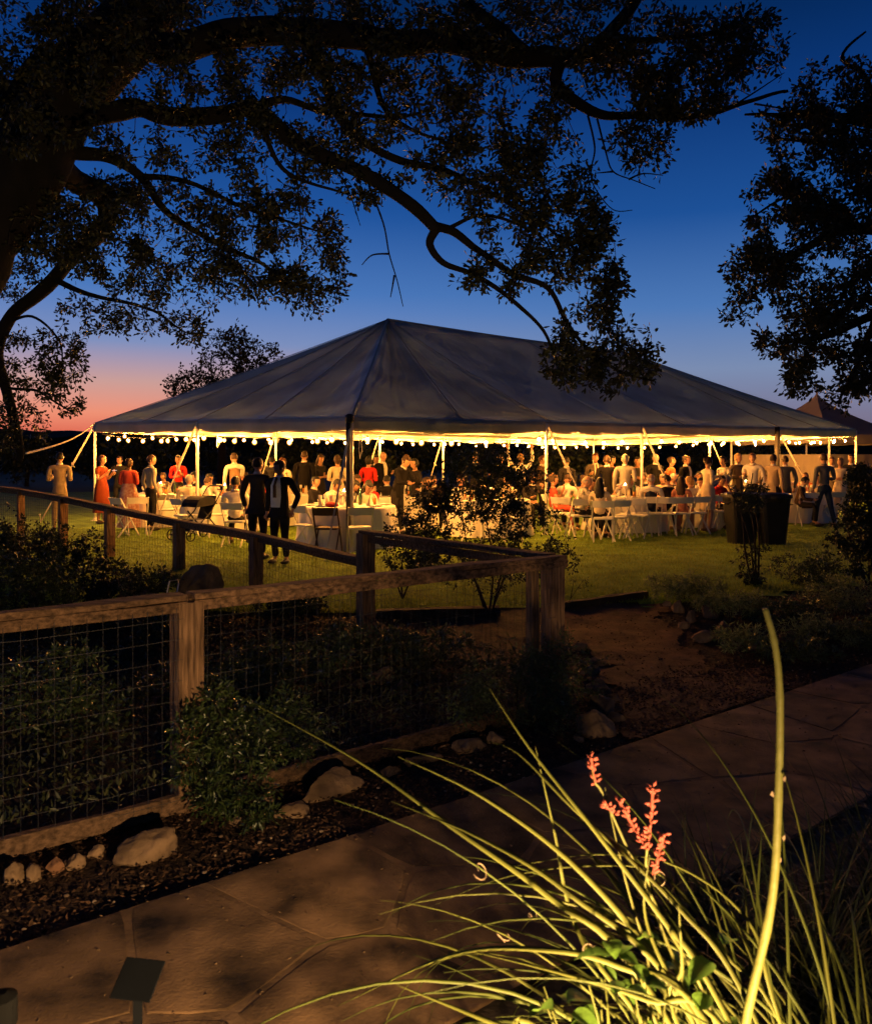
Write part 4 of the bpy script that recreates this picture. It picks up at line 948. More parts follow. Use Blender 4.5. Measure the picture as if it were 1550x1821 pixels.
# ------------------------------------------------------------------ round tables with cloths
def table(px, d, r_, label, items=True, seed=0, where=''):
    x, y = cpx(px, d); g = gz(x, y); root = empty('round_table', (x, y, g)); tag(root, label, 'table', 'round banquet tables'); rr = random.Random(seed)
    mb = MB(); mb.lathe([(r_ - .02, .715), (r_ - .02, .74)], n=32); mb.build('tabletop', M_brownchair, root)
    n = 72; V = [(0, 0, .748)]; FS = []; rings = [(.5, .748), (.97, .747), (1.0, .742), (1.012, .70), (1.03, .45), (1.06, .2), (1.09, .02)]
    for k_, (q, z) in enumerate(rings):
        for j in range(n):
            a = 2 * math.pi * j / n; amp = max(0, (k_ - 2)) / 4
            f = 1 + amp * (.055 * math.sin(a * 11 + seed) + .03 * math.sin(a * 17 + 2 * seed)); V.append((math.cos(a) * r_ * q * f, math.sin(a) * r_ * q * f, z))
    for j in range(n): FS.append((0, 1 + j, 1 + (j + 1) % n))
    for k_ in range(len(rings) - 1):
        for j in range(n): FS.append((1 + k_ * n + j, 1 + (k_ + 1) * n + j, 1 + (k_ + 1) * n + (j + 1) % n, 1 + k_ * n + (j + 1) % n))
    mb = MB(); mb.add(V, FS); mb.build('tablecloth', M_cloth, root, sm=True)
    for a in (.6, 2.2, 3.8, 5.4):
        mb = MB(); mb.tube([(math.cos(a) * r_ * .6, math.sin(a) * r_ * .6, 0), (math.cos(a) * r_ * .6, math.sin(a) * r_ * .6, .715)], .015, 6); mb.build('leg', M_brownchair, root)
    if items: dress(x, y, g + .75, r_, where, rr)
    return root
M_glass = mat('drinking_glass', (.75, .72, .66), .08, .02, 3, spec=.8); M_plate = mat('white_plate', (.82, .80, .74), .25, .03, 3, spec=.5)
M_nap = mat('cream_napkin', (.80, .70, .52), .85, .05, 6); M_red = mat('red_fabric', (.45, .035, .025), .7, .2, 6); M_flame = emit('candle_flame', (1.0, .66, .28), 160); M_wax = mat('candle_wax', (.85, .72, .5), .5, .05, 4, trans=.3)
M_drink = mat('amber_drink', (.45, .18, .03), .1, .1, 3, spec=.6); M_bottle = mat('green_bottle', (.02, .05, .02), .1, .2, 3, spec=.7); M_bloom = mat('pale_blooms', (.70, .50, .40), .8, .25, 30)
gl = MB(); gl.lathe([(.035, 0), (.036, .004), (.006, .01), (.005, .09), (.02, .105), (.036, .14), (.034, .19)], n=10, capt=False); gl = gl.mesh('wine_glass'); gl.materials.append(M_glass)
tb = MB(); tb.lathe([(.032, 0), (.036, .12), (.034, .12), (.030, .09)], n=10); tb = tb.mesh('tumbler'); tb.materials.append(M_drink)
plm = MB(); plm.lathe([(.07, 0), (.12, .012), (.135, .02), (.13, .022), (.085, .01)], n=20); plm = plm.mesh('plate'); plm.materials.append(M_plate)
npk = MB()
for s_ in (-1, 1): npk.add([(-.07, 0, 0), (.07, 0, 0), (0, s_ * .02, .19), (0, .05 * s_, 0)], [(0, 1, 2), (0, 3, 2), (1, 3, 2), (0, 1, 3)])
npk = npk.mesh('napkin'); npk.materials.append(M_nap)
bot = MB(); bot.lathe([(.037, 0), (.038, .18), (.03, .21), (.014, .24), (.014, .31)], n=10); bot = bot.mesh('bottle'); bot.materials.append(M_bottle)
def prop(me, p, rz, label, cat, group):
    o = link(me.name.split('.')[0], me, None, sm=True, loc=p); o.rotation_euler = (0, 0, rz); tag(o, label, cat, group); return o
def candle(p, where, lit=True):
    root = empty('candle_holder', p); tag(root, 'lit candle in a glass holder on the ' + where, 'candle', 'lit table candles')
    mb = MB(); mb.lathe([(.05, 0), (.05, .01), (.012, .02), (.012, .16), (.045, .18), (.048, .26), (.044, .26), (.042, .185)], n=12, capt=False); mb.build('glass', M_glass, root, sm=True)
    mb = MB(); mb.lathe([(.03, .18), (.03, .225)], n=10); mb.build('wax', M_wax, root)
    mb = MB(); mb.lathe([(.004, .226), (.014, .245), (.010, .272), (.001, .30)], n=8); mb.build('flame', M_flame, root, sm=True)
def posy(p, where, seed):
    root = empty('flower_vase', p); tag(root, 'small vase of pale flowers on the ' + where, 'flowers', 'table flowers'); rr = random.Random(seed)
    mb = MB(); mb.lathe([(.04, 0), (.05, .06), (.03, .12), (.04, .14)], n=12); mb.build('vase', M_glass, root, sm=True)
    mb = MB()
    for _ in range(14):
        a, q = rr.uniform(0, 6.28), rr.uniform(0, .085); mb.ball((math.cos(a) * q, math.sin(a) * q, .17 + rr.uniform(0, .09)), rr.uniform(.018, .032), 7, 5)
    o = mb.build('blooms', M_bloom, root, sm=True); o['kind'] = 'stuff'
def dress(x, y, z, r_, where, rr):
    n = 8; a0 = rr.uniform(0, 1)
    for i in range(n):
        a = a0 + i * 2 * math.pi / n; q = r_ - .18
        prop(plm, (x + math.cos(a) * q, y + math.sin(a) * q, z), a, 'round white plate set on the ' + where, 'plate', 'plates on the ' + where)
        q2 = r_ - .36; b = a + .16
        prop(gl if rr.random() < .6 else tb, (x + math.cos(b) * q2, y + math.sin(b) * q2, z), a, 'drinking glass standing on the ' + where, 'glass', 'glasses on the ' + where)
        if rr.random() < .55: prop(npk, (x + math.cos(a - .12) * (q - .06), y + math.sin(a - .12) * (q - .06), z + .012), rr.uniform(0, 3), 'folded cream napkin standing on the ' + where, 'napkin', 'napkins on the ' + where)
    prop(bot, (x + .22, y + .12, z), 0, 'dark wine bottle standing on the ' + where, 'bottle', 'wine bottles on the tables')
    posy((x - .12, y + .1, z), where, rr.randint(0, 99)); candle((x + rr.uniform(-.05, .1), y - .12, z), where)
TB = [(618, 15.35, .86, 'round white clothed table behind the near tent pole', 'table behind the near tent pole'),
      (395, 18.6, .84, 'round white clothed table beside the man in the waistcoat', 'table beside the man in the waistcoat'),
      (292, 20.2, .84, 'round white clothed table behind the man in grey', 'table behind the man in grey'),
      (712, 19.2, .84, 'round white clothed table beside the man in black leaning forward', 'table by the leaning man in black'),
      (868, 17.6, .86, 'round white clothed table half hidden by the tall shrub', 'table behind the tall shrub'),
      (1112, 18.6, .84, 'round white clothed table before the man in the pale jacket', 'table before the man in the pale jacket'),
      (1238, 20.0, .84, 'round white clothed table beside the woman in the cream dress', 'table beside the woman in the cream dress'),
      (1322, 21.8, .84, 'round white clothed table behind the black bins', 'table behind the black bins'),
      (1418, 21.4, .80, 'round white clothed table left of the man in jeans', 'table left of the man in jeans'),
      (505, 20.6, .84, 'round white clothed table behind the dark suited pair', 'table behind the dark suited pair')]
for i, (px, d, r_, lab, wh) in enumerate(TB): table(px, d, r_, lab, True, i + 1, wh)
x, y = cpx(590, 14.75)
mb = MB(); mb.ball((0, 0, .03), (.12, .08, .05), 10, 6, lambda p: p * (1 + .25 * noise.noise(p * 3))); o = mb.build('handbag', M_red, sm=True, loc=(x, y, gz(x, y) + .76)); tag(o, 'small red cloth bag lying on the table behind the near tent pole', 'bag')
CH = [(420, 15.3, 3.0, 'white folding chair under the seated man in white with dark hair'), (452, 16.6, 2.2, 'white folding chair left of the dark suited pair'), (388, 17.2, 3.4, 'empty white folding chair at the table beside the waistcoat man'), (345, 18.4, 3.0, 'white folding chair under the guest in the cream jacket'),
      (222, 17.4, 2.5, 'left one of two white folding chairs behind the woman in coral'), (243, 17.6, 3.6, 'right one of two white folding chairs behind the woman in coral'), (300, 19.0, 3.1, 'empty white folding chair right of the man in grey'),
      (548, 14.6, 2.4, 'white folding chair turned at the left of the near round table'), (1072, 16.3, 2.95, 'white folding chair holding a cream shawl near the lawn'), (1108, 17.0, 2.3, 'left one of two empty white chairs askew by the tent pole'), (1122, 17.5, 2.1, 'right one of two empty white chairs askew by the tent pole'),
      (1158, 17.6, 2.95, 'white folding chair under the older man in navy'), (1208, 17.6, 3.25, 'white folding chair under the woman with long dark hair'), (1262, 18.9, 2.7, 'white folding chair behind the woman in the cream dress'), (1028, 17.0, 3.4, 'white folding chair under the guest in the patterned shirt'),
      (1180, 19.7, .9, 'white folding chair on the far side of the pale jacket table'), (1434, 20.0, 3.0, 'white folding chair left of the legs of the man in jeans'), (1478, 20.6, 3.5, 'white folding chair right of the man in jeans'), (640, 14.05, 3.3, 'white folding chair in front of the near round table'),
      (840, 16.2, 3.0, 'left white folding chair behind the tall shrub'), (905, 16.4, 3.4, 'right white folding chair behind the tall shrub'), (592, 16.6, .4, 'white folding chair under the young man in white at the near table'), (985, 18.6, 1.2, 'white folding chair under the woman in coral at right'), (1002, 17.6, 2.7, 'empty white chair left of the patterned shirt'), (1094, 16.5, 3.5, 'empty white chair just right of the cream shawl'), (1136, 17.0, 2.6, 'empty white chair between the tent pole and the navy waistcoat'), (1184, 17.5, 3.0, 'empty white chair between the navy waistcoat and the long haired woman'), (1236, 17.9, 3.5, 'empty white chair right of the woman with long hair'), (1288, 18.4, 2.4, 'empty white chair left of the black bins'), (470, 17.6, 3.4, 'empty white chair behind the charcoal suit'), (330, 17.0, 2.4, 'empty white chair beside the pushchair')]
for (px, d, yaw, lab) in CH: x, y = cpx(px, d); chair(x, y, yaw + math.pi if False else yaw, lab)
x, y = cpx(583, 14.0); chair(x, y, 3.05, 'dark brown folding chair in front of the near round table', True)

# ------------------------------------------------------------------ two black bins
def bin_(px, d, label, tilt):
    x, y = cpx(px, d); root = empty('rubbish_bin', (x, y, gz(x, y)), tilt); tag(root, label, 'bin', 'black bins on the lawn')
    mb = MB(); n = 4
    def sq(h, z, c=.10):   # rounded square ring
        P = []
        for k_ in range(4):
            for q in range(4):
                a = math.pi / 2 * k_ + math.pi / 2 * q / 3; cx_, cy_ = ((h - c) * (1 if k_ in (0, 3) else -1), (h - c) * (1 if k_ in (0, 1) else -1)); P.append((cx_ + c * math.cos(a), cy_ + c * math.sin(a), z))
        return P
    rings = [sq(.22, 0), sq(.215, .02), sq(.285, .86), sq(.31, .87), sq(.31, .93), sq(.29, .935), sq(.27, .80)]; V = [p for q in rings for p in q]; FS = []
    for k_ in range(len(rings) - 1):
        for j in range(16): FS.append((k_ * 16 + j, k_ * 16 + (j + 1) % 16, (k_ + 1) * 16 + (j + 1) % 16, (k_ + 1) * 16 + j))
    FS.append(tuple(range(15, -1, -1))); FS.append(tuple(6 * 16 + j for j in range(16))); mb.add(V, FS); mb.build('bin_body', M_black, root, sm=False)
    mb = MB()
    for s_ in (-1, 1): mb.tube([(s_ * .29, -.08, .74), (s_ * .35, -.08, .75), (s_ * .35, .08, .75), (s_ * .29, .08, .74)], .014, 6)
    mb.build('handle', M_black, root)
    mb = MB(); mb.lathe([(.33, .80), (.335, .90), (.322, .95), (.28, .93)], n=24, ex=.96); o_ = mb.build('bin_liner', mat('black_liner', (.02, .02, .022), .3, .3, 12, .6, 14), root, sm=True)
    return root
bin_(1318, 15.9, 'black rubbish bin standing left of its twin behind the young tree', .1); bin_(1372, 15.8, 'black rubbish bin standing right of its twin by the dark tent pole', -.1)

# ------------------------------------------------------------------ black pushchair by the cream jacketed guest
x, y = cpx(352, 16.6); pr = empty('pushchair', (x, y, gz(x, y)), R(-35)); tag(pr, 'black folding pushchair with hood parked behind the back fence', 'pushchair')
M_fab = mat('black_fabric', (.014, .013, .014), .85, .3, 8)
mb = MB(); V = []; FS = []
for i in range(9):
    a = R(10 + 150 * i / 8)
    for s_ in (-1, 1): V.append((s_ * .23, .04 - .27 * math.cos(a), .60 + .25 * math.sin(a)))
for i in range(8): FS.append((2 * i, 2 * i + 1, 2 * i + 3, 2 * i + 2))
for s_ in (0, 1): FS.append(tuple(2 * i + s_ for i in range(9)))
mb.add(V, FS); mb.build('hood', M_fab, pr, sm=False)
mb = MB(); mb.add([(-.2, -.28, .40), (.2, -.28, .40), (.2, .14, .40), (-.2, .14, .40), (-.2, .30, .85), (.2, .30, .85), (-.2, -.36, .18), (.2, -.36, .18)], [(0, 1, 2, 3), (3, 2, 5, 4), (0, 6, 7, 1)]); mb.build('seat', M_fab, pr)
for s_ in (-1, 1):
    mb = MB(); mb.tube([(s_ * .25, -.42, .10), (s_ * .25, .12, .55), (s_ * .24, .42, 1.0), (s_ * .2, .47, 1.04)], .014, 6); mb.build('frame_tube', M_black, pr)
    mb = MB(); mb.tube([(s_ * .25, .36, .12), (s_ * .25, -.05, .55)], .014, 6); mb.build('frame_tube', M_black, pr)
mb = MB(); mb.tube([(-.2, .47, 1.04), (.2, .47, 1.04)], .018, 6); mb.build('handle_bar', M_black, pr)
for sx_, yy in ((-1, -.42), (1, -.42), (-1, .36), (1, .36)):
    mb = MB(); mb.tube([(sx_ * .29 + .02 * math.cos(0), yy + .10 * math.cos(a), .11 + .10 * math.sin(a)) for a in [i * math.pi / 8 for i in range(17)]], .014, 6); mb.tube([(sx_ * .24, yy, .11), (sx_ * .30, yy, .11)], .02, 6); mb.tube([(sx_ * .29, yy - .1, .11), (sx_ * .29, yy + .1, .11)], .006, 4); mb.tube([(sx_ * .29, yy, .01), (sx_ * .29, yy, .21)], .006, 4); mb.build('wheel', M_black, pr)
# small metal frame left among the boulders
x, y = cpx(296, 9.5); fr_ = empty('metal_frame', (x, y, gz(x, y) + .06), R(25)); tag(fr_, 'small leaning bare metal stand behind the front rail', 'stand')
M_steel = mat('dull_steel', (.45, .43, .40), .3, .2, 6, metal=.9)
mb = MB(); mb.tube([(-.06, 0, 0), (.04, .05, .42), (.13, .05, .43), (.14, .05, .38), (.06, 0, 0)], .009, 6); mb.build('hoop', M_steel, fr_)
mb = MB(); mb.tube([(-.03, .012, .14), (.085, .02, .14)], .006, 6); mb.tube([(0, .03, .28), (.115, .035, .28)], .006, 6); mb.build('crossbars', M_steel, fr_)
# ------------------------------------------------------------------ people
def cl(name, c, rough=.85, var=.12, scale=9): return mat('cloth_' + name, c, .95, var, scale, .9, 9, spec=.08)
CLO = dict(tan=(.42, .32, .21), rust=(.22, .045, .02), coral=(.62, .09, .06), grey=(.33, .31, .27), dark=(.022, .020, .022), black=(.012, .011, .012), white=(.74, .70, .62), cream=(.66, .56, .40), red=(.55, .03, .025), vest=(.30, .18, .10),
           navy=(.018, .022, .045), brown=(.10, .06, .035), orange=(.62, .17, .06), pink=(.60, .28, .22), floral=(.55, .22, .20), jeans=(.035, .05, .085), slate=(.13, .135, .14), charcoal=(.035, .032, .034), khaki=(.36, .27, .17), taupe=(.13, .10, .08), rose=(.50, .22, .16))
CM = {k_: cl(k_, c) for k_, c in CLO.items()}
CM['floral'] = mat('cloth_floral_print', (.55, .16, .14), .85, .1, 22, .2, 25, col2=(.72, .52, .42)); CM['print'] = mat('cloth_bold_print', (.02, .02, .02), .85, .1, 11, col2=(.75, .70, .60), detail=1)
SKIN = [mat('skin_%d' % i, c, .5, .08, 6, spec=.4) for i, c in enumerate(((.50, .27, .17), (.42, .22, .13), (.28, .14, .08), (.56, .32, .22)))]
HAIR = {k_: mat('hair_' + k_, c, .55, .25, 40, .4, 60) for k_, c in dict(black=(.010, .008, .007), brown=(.04, .02, .011), grey=(.30, .27, .23), blond=(.28, .17, .07), white=(.55, .50, .44), auburn=(.09, .03, .015)).items()}
M_eye = mat('eye_dark', (.012, .010, .010), .2, .1, 5); M_lip = mat('lips', (.30, .09, .07), .5, .1, 5); M_shoe = mat('shoe_leather', (.02, .015, .012), .35, .2, 8); M_tanshoe = mat('shoe_tan', (.25, .15, .08), .5, .2, 8)
def head_fn(p):
    p = p.copy(); h = math.hypot(p.x, p.y)
    if p.z > 0 and h > 1e-6: k_ = h ** .72 / h; p.x *= k_; p.y *= k_; p.z *= .94        # fuller crown
    if p.z < -.1:
        k_ = (-.1 - p.z); p.x *= 1 - .42 * k_; p.y = p.y * (1 - .25 * k_) - .12 * k_
    if p.y > 0: p.y *= 1.08
    if p.y < -.75 and abs(p.x) < .24 and -.42 < p.z < .05: p.y -= .22 * (1 - abs(p.x) / .24) * (1 if p.z < -.18 else .5)     # nose
    if p.y < -.6 and .05 < p.z < .22 and abs(p.x) < .6: p.y -= .04
    return p
def build_head(mb, c, s, Rm):
    m2 = MB(); m2.ball((0, 0, 0), (.077 * s, .096 * s, .120 * s), 18, 14, head_fn)
    for sd_ in (-1, 1): m2.ball((sd_ * .076 * s, .008 * s, -.008 * s), (.011 * s, .02 * s, .032 * s), 6, 5)
    mb.add([c + Rm @ Vector(p) for p in m2.v], m2.f)
def build_hair(kind, c, s, Rm):
    m2 = MB(); nlon, nlat = 18, 12; grid = {}; V = []
    low_back = {'short': -.25, 'bald': -.25, 'bob': -.95, 'long': -.9, 'bun': -.3}[kind]
    for i in range(nlat + 1):
        for j in range(nlon):
            ph = math.pi * i / nlat; th = 2 * math.pi * j / nlon
            p = Vector((math.sin(ph) * math.cos(th), math.sin(ph) * math.sin(th), math.cos(ph))); q = head_fn(p)
            th_ = 1.09 if kind in ('short', 'bald') else 1.17
            q = q * (th_ + .05 * noise.noise(p * 4 + c)); grid[i, j] = len(V); V.append((q.x * .077 * s, q.y * .096 * s + .004, q.z * .120 * s + .003)); 
    FS = []
    for i in range(nlat):
        for j in range(nlon):
            ph = math.pi * (i + .5) / nlat; th = 2 * math.pi * (j + .5) / nlon; y = math.sin(ph) * math.sin(th); z = math.cos(ph)
            lim = (.42 if y < -.35 else (-.1 + (low_back + .1) * min(1, (y + .35) / .6)))
            if z < lim: continue
            if kind == 'bald' and (z > .32 or y < -.25): continue
            FS.append((grid[i, j], grid[i + 1, j], grid[i + 1, (j + 1) % nlon], grid[i, (j + 1) % nlon]))
    m2.add(V, FS)
    if kind == 'long':
        VV = []; F2 = []; n = 9
        for r_, (z, y0, wx, wy) in enumerate(((.03, .06, .085, .05), (-.08, .075, .10, .055), (-.18, .085, .11, .05), (-.28, .085, .10, .04), (-.36, .08, .07, .025))):
            for j in range(n): a = 2 * math.pi * j / n; VV.append((math.cos(a) * wx * s * (1 + .1 * math.sin(j * 3 + r_)), (y0 + math.sin(a) * wy) * s, z * s))
        for r_ in range(4):
            for j in range(n): F2.append((r_ * n + j, r_ * n + (j + 1) % n, (r_ + 1) * n + (j + 1) % n, (r_ + 1) * n + j))
        F2.append(tuple(4 * n + j for j in range(n))); m2.add(VV, F2)
    if kind == 'bun': m2.ball((0, .10 * s, .07 * s), .048 * s, 10, 7, lambda p: p * (1 + .15 * noise.noise(p * 3)))
    out_ = MB(); out_.add([c + Rm @ Vector(p) for p in m2.v], m2.f); return out_
ARMS = {  # elbow from shoulder, wrist from elbow, for the arm on +x (mirrored for the other)
    'down': ((.05, .03, -.29), (.0, -.05, -.25)), 'relax': ((.07, .05, -.28), (-.02, -.10, -.23)), 'glass': ((.04, .03, -.28), (-.06, -.21, .08)), 'fold': ((.06, .0, -.27), (-.20, -.14, .02)), 'pocket': ((.11, .07, -.26), (-.06, -.09, -.22)),
    'table': ((.05, -.15, -.23), (-.10, -.22, .04)), 'raise': ((.12, -.04, .20), (.0, -.05, .25)), 'reach': ((.04, -.20, -.18), (-.02, -.24, .06)), 'phone': ((.03, -.04, -.28), (-.08, -.20, .16)), 'lap': ((.05, -.02, -.28), (-.08, -.22, -.05)), 'behind': ((.07, .10, -.27), (-.14, .10, -.16)), 'face': ((.06, -.14, -.24), (-.10, -.10, .24))}
PEND = []       # (object, modifier mesh) to bake in one go
def skin_obj(name, V, E, RAD, m, parent, root_i=0, sub=1):
    bm = bmesh.new(); lay = bm.verts.layers.skin.verify(); bv = [bm.verts.new(v) for v in V]
    for i, r_ in enumerate(RAD):
        q = bv[i][lay]; q.radius = r_ if hasattr(r_, '__len__') else (r_, r_); q.use_root = (i == root_i)
    for e in E: bm.edges.new((bv[e[0]], bv[e[1]]))
    me = bpy.data.meshes.new(name); bm.to_mesh(me); bm.free()
    o = bpy.data.objects.new(name, me); COL.objects.link(o); o.parent = parent
    md = o.modifiers.new('skin', 'SKIN'); md.use_smooth_shade = True
    su = o.modifiers.new('sub', 'SUBSURF'); su.levels = su.render_levels = sub
    PEND.append((o, m)); return o
NPER = 0
def person(px, d, H=1.72, yaw=0, pose='stand', arms=('down', 'down'), top='shirt:white', bottom='dark', skin=0, hair='short:brown', label='', lean=0.0, turn=0.0, nod=0.0, fat=1.0, z0=None, shirtfront=None, hold=None, step=0.0, fem=False, tie=None, xy=None):
    """yaw 0 faces the camera; positive turns towards the right of the picture"""
    global NPER; NPER += 1
    x, y = xy if xy else cpx(px, d); g = gz(x, y) if z0 is None else z0; root = empty('person', (x, y, g), yaw); tag(root, label, 'person', 'guests at the party')
    s = H / 1.75; f = fat; sh = .165 if fem else .19; seated = pose == 'sit'
    pz = .50 if seated else .95 * s; pel = Vector((0, 0, pz)); Lm = Matrix.Rotation(-lean, 3, 'X').inverted() if False else Matrix.Rotation(lean, 3, 'X')
    up = lambda v: pel + Lm @ (Vector(v) * s)
    waist, chest, shb, nk, hd = up((0, .0, .17)), up((0, .0, .34)), up((0, .005, .435)), up((0, -.005, .53)), up((0, -.025, .645))
    V = [pel, waist, chest, shb, nk]; E = [(0, 1), (1, 2), (2, 3), (3, 4)]; RD = [(.115 * f * s, .085 * f * s), (.095 * f * s, .07 * f * s), (.108 * f * s, .08 * f * s), (.062 * s, .05 * s), (.046 * s, .048 * s)]
    def addv(p, par, r_): V.append(p); RD.append(r_); E.append((par, len(V) - 1)); return len(V) - 1
    LEG = []; ARM = []
    for sd_ in (-1, 1):
        st = step * sd_
        hip = pel + (Vector((sd_ * .09 * s, -.11 * s, -.01)) if seated else Vector((sd_ * .088 * s, 0, -.12 * s)))
        if seated: kn = hip + Vector((sd_ * .05, -.33 * s, .0)); an = Vector((kn.x, kn.y + .02 + .04 * sd_, .09)); toe = an + Vector((sd_ * .02, -.15, -.05))
        else: kn = Vector((sd_ * (.10 + abs(step) * .2) * s, -.02 - st * .5, .50 * s)); an = Vector((sd_ * (.105 + abs(step) * .4) * s, .03 - st, .085)); toe = an + Vector((sd_ * .03, -.16 * s, -.05))
        a = addv(hip, 0, .074 * s * f); b = addv(hip.lerp(kn, .5), a, .070 * s * f); c = addv(kn, b, .052 * s); c2_ = addv(kn.lerp(an, .35), c, .052 * s); e_ = addv(an, c2_, .034 * s); t_ = addv(toe, e_, .028 * s); LEG.append((a, b, c, c2_, e_, t_))
        pre = ARMS[arms[0 if sd_ < 0 else 1]]; so = up((sd_ * sh, .01, .435)); el = so + Lm @ (Vector((pre[0][0] * sd_, pre[0][1], pre[0][2])) * s); wr = el + Lm @ (Vector((pre[1][0] * sd_, pre[1][1], pre[1][2])) * s)
        hv = (wr - el).normalized(); pm = wr + hv * .075 * s
        a = addv(so, 3, .042 * s * f); b = addv(so.lerp(el, .55), a, .040 * s * f); c = addv(el, b, .036 * s); e_ = addv(wr, c, .027 * s); t_ = addv(pm, e_, (.034 * s, .018 * s)); ARM.append((a, b, c, e_, t_, hv, wr, pm))
    sk_m = SKIN[skin]; body = skin_obj('body', V, E, RD, sk_m, root)
    # fingers and head join the same body mesh after the skin is baked
    ext = MB(); Rh = Lm @ Matrix.Rotation(turn, 3, 'Z') @ Matrix.Rotation(nod, 3, 'X'); build_head(ext, hd, s * (.97 if fem else 1.0), Rh)
    ext.tube([up((0, 0, .50)), up((0, -.008, .56)), up((0, -.015, .61))], [.052 * s, .05 * s, .05 * s], 10)
    for k_, (a, b, c, e_, t_, hv, wr, pm) in enumerate(ARM):
        sd_ = -1 if k_ == 0 else 1; lat = hv.cross(Vector((0, 1, .3)) if abs(hv.y) < .8 else Vector((0, 0, 1))).normalized(); nrm = lat.cross(hv).normalized()
        if lat.x * sd_ > 0: lat = -lat
        for q, (o_, L_) in enumerate(((-.026, .062), (-.009, .074), (.009, .070), (.026, .056))):
            b0 = pm - hv * .02 * s + lat * o_ * s; k1 = b0 + hv * L_ * .55 * s + nrm * .008 * s; k2 = k1 + hv * L_ * .4 * s + nrm * .03 * s; ext.tube([b0, k1, k2], [.0095 * s, .009 * s, .007 * s], 5)
        tb_ = wr + hv * .03 * s + lat * -.02 * s; ext.tube([tb_, tb_ - lat * .028 * s + hv * .028 * s, tb_ - lat * .03 * s + hv * .06 * s + nrm * .012], [.012 * s, .0105 * s, .008 * s], 5)
    body['_x'] = 1; EXT[body.name] = ext
    hk, hc = hair.split(':'); build_hair(hk, hd, s * (.97 if fem else 1.0), Rh).build('hair', HAIR[hc], root, sm=True)
    face_cam = math.cos(yaw + turn) > -.1
    if face_cam:
        for sd_ in (-1, 1):
            mb = MB(); q = hd + Rh @ Vector((sd_ * .029 * s, -.086 * s, .012 * s)); mb.ball(q, (.011 * s, .007 * s, .007 * s), 6, 4); mb.build('eye', M_eye, root)
            mb = MB(); q = hd + Rh @ Vector((sd_ * .029 * s, -.092 * s, .034 * s)); mb.ball(q, (.019 * s, .006 * s, .005 * s), 6, 4); mb.build('eyebrow', HAIR[hc], root)
        mb = MB(); q = hd + Rh @ Vector((0, -.090 * s, -.062 * s)); mb.ball(q, (.023 * s, .007 * s, .007 * s), 8, 4); mb.build('mouth', M_lip, root)
    # garments
    kind, colr = top.split(':'); gm = CM[colr]; ex = .012 if kind == 'jacket' else .007
    gv = [pel + Vector((0, 0, -.02)), waist, chest, shb, nk - (nk - shb) * .30]; ge = [(0, 1), (1, 2), (2, 3), (3, 4)]; w_ = 1.04 if kind == 'jacket' else 1.0
    gr = [((.140 * f * s + ex), (.108 * f * s + ex)), ((.124 * f * s * w_ + ex), (.094 * f * s + ex)), ((.138 * f * s + ex), (.104 * f * s + ex)), (.088 * s + ex, .070 * s + ex), (.054 * s + ex * .5, .056 * s + ex * .5)]
    if kind == 'jacket' and not seated:
        gv.append(pel + Vector((0, .0, -.16 * s))); gr.append((.158 * f * s + ex, .118 * f * s + ex)); ge.append((0, 5))
    for (a, b, c, e_, t_, hv, wr, pm) in ARM:
        if kind == 'vest' : continue
        i0 = len(gv); gv.append(V[a]); gr.append(.056 * s * f + ex); ge.append((3, i0)); gv.append(V[b]); gr.append(.047 * s * f + ex); ge.append((i0, i0 + 1))
        if kind in ('tee', 'sleeveless'): continue
        gv.append(V[c]); gr.append(.041 * s + ex); ge.append((i0 + 1, i0 + 2)); gv.append(V[e_] - hv * .01); gr.append(.032 * s + ex); ge.append((i0 + 2, i0 + 3))
    skin_obj({'jacket': 'jacket', 'vest': 'waistcoat', 'cardigan': 'cardigan', 'sleeveless': 'dress_top'}.get(kind, 'shirt'), gv, ge, gr, gm, root)
    if kind in ('jacket', 'shirt', 'vest') and not fem:
        c0 = up((0, -.004, .505)); mb = MB(); VV = []; F2 = []; n = 14
        for r_, (rad, zz) in enumerate(((.072, -.012), (.062, .030), (.058, .030), (.066, -.012))):
            for j in range(n):
                a = 2 * math.pi * (j + .5) / n; op = .018 if abs(a - 1.5 * math.pi) < .5 else 0; VV.append(c0 + Lm @ (Vector((math.cos(a) * rad, math.sin(a) * rad * 1.02, zz - op)) * s))
        for r_ in range(4):
            for j in range(n): F2.append((r_ * n + j, r_ * n + (j + 1) % n, ((r_ + 1) % 4) * n + (j + 1) % n, ((r_ + 1) % 4) * n + j))
        mb.add(VV, F2); mb.build('collar', CM['white'] if kind != 'shirt' else gm, root, sm=True)
    if kind == 'vest':       # white shirt sleeves and collar under the waistcoat
        sv = [shb]; se = []; sr = [(.095 * s, .078 * s)]
        for (a, b, c, e_, t_, hv, wr, pm) in ARM:
            i0 = len(sv); sv += [V[a], V[b], V[c], V[e_]]; sr += [.062 * s, .052 * s, .046 * s, .038 * s]; se += [(0, i0), (i0, i0 + 1), (i0 + 1, i0 + 2), (i0 + 2, i0 + 3)]
        skin_obj('shirt', sv, se, sr, CM['white'], root)
    bk, bc = bottom.split(':') if ':' in bottom else ('trousers', bottom)
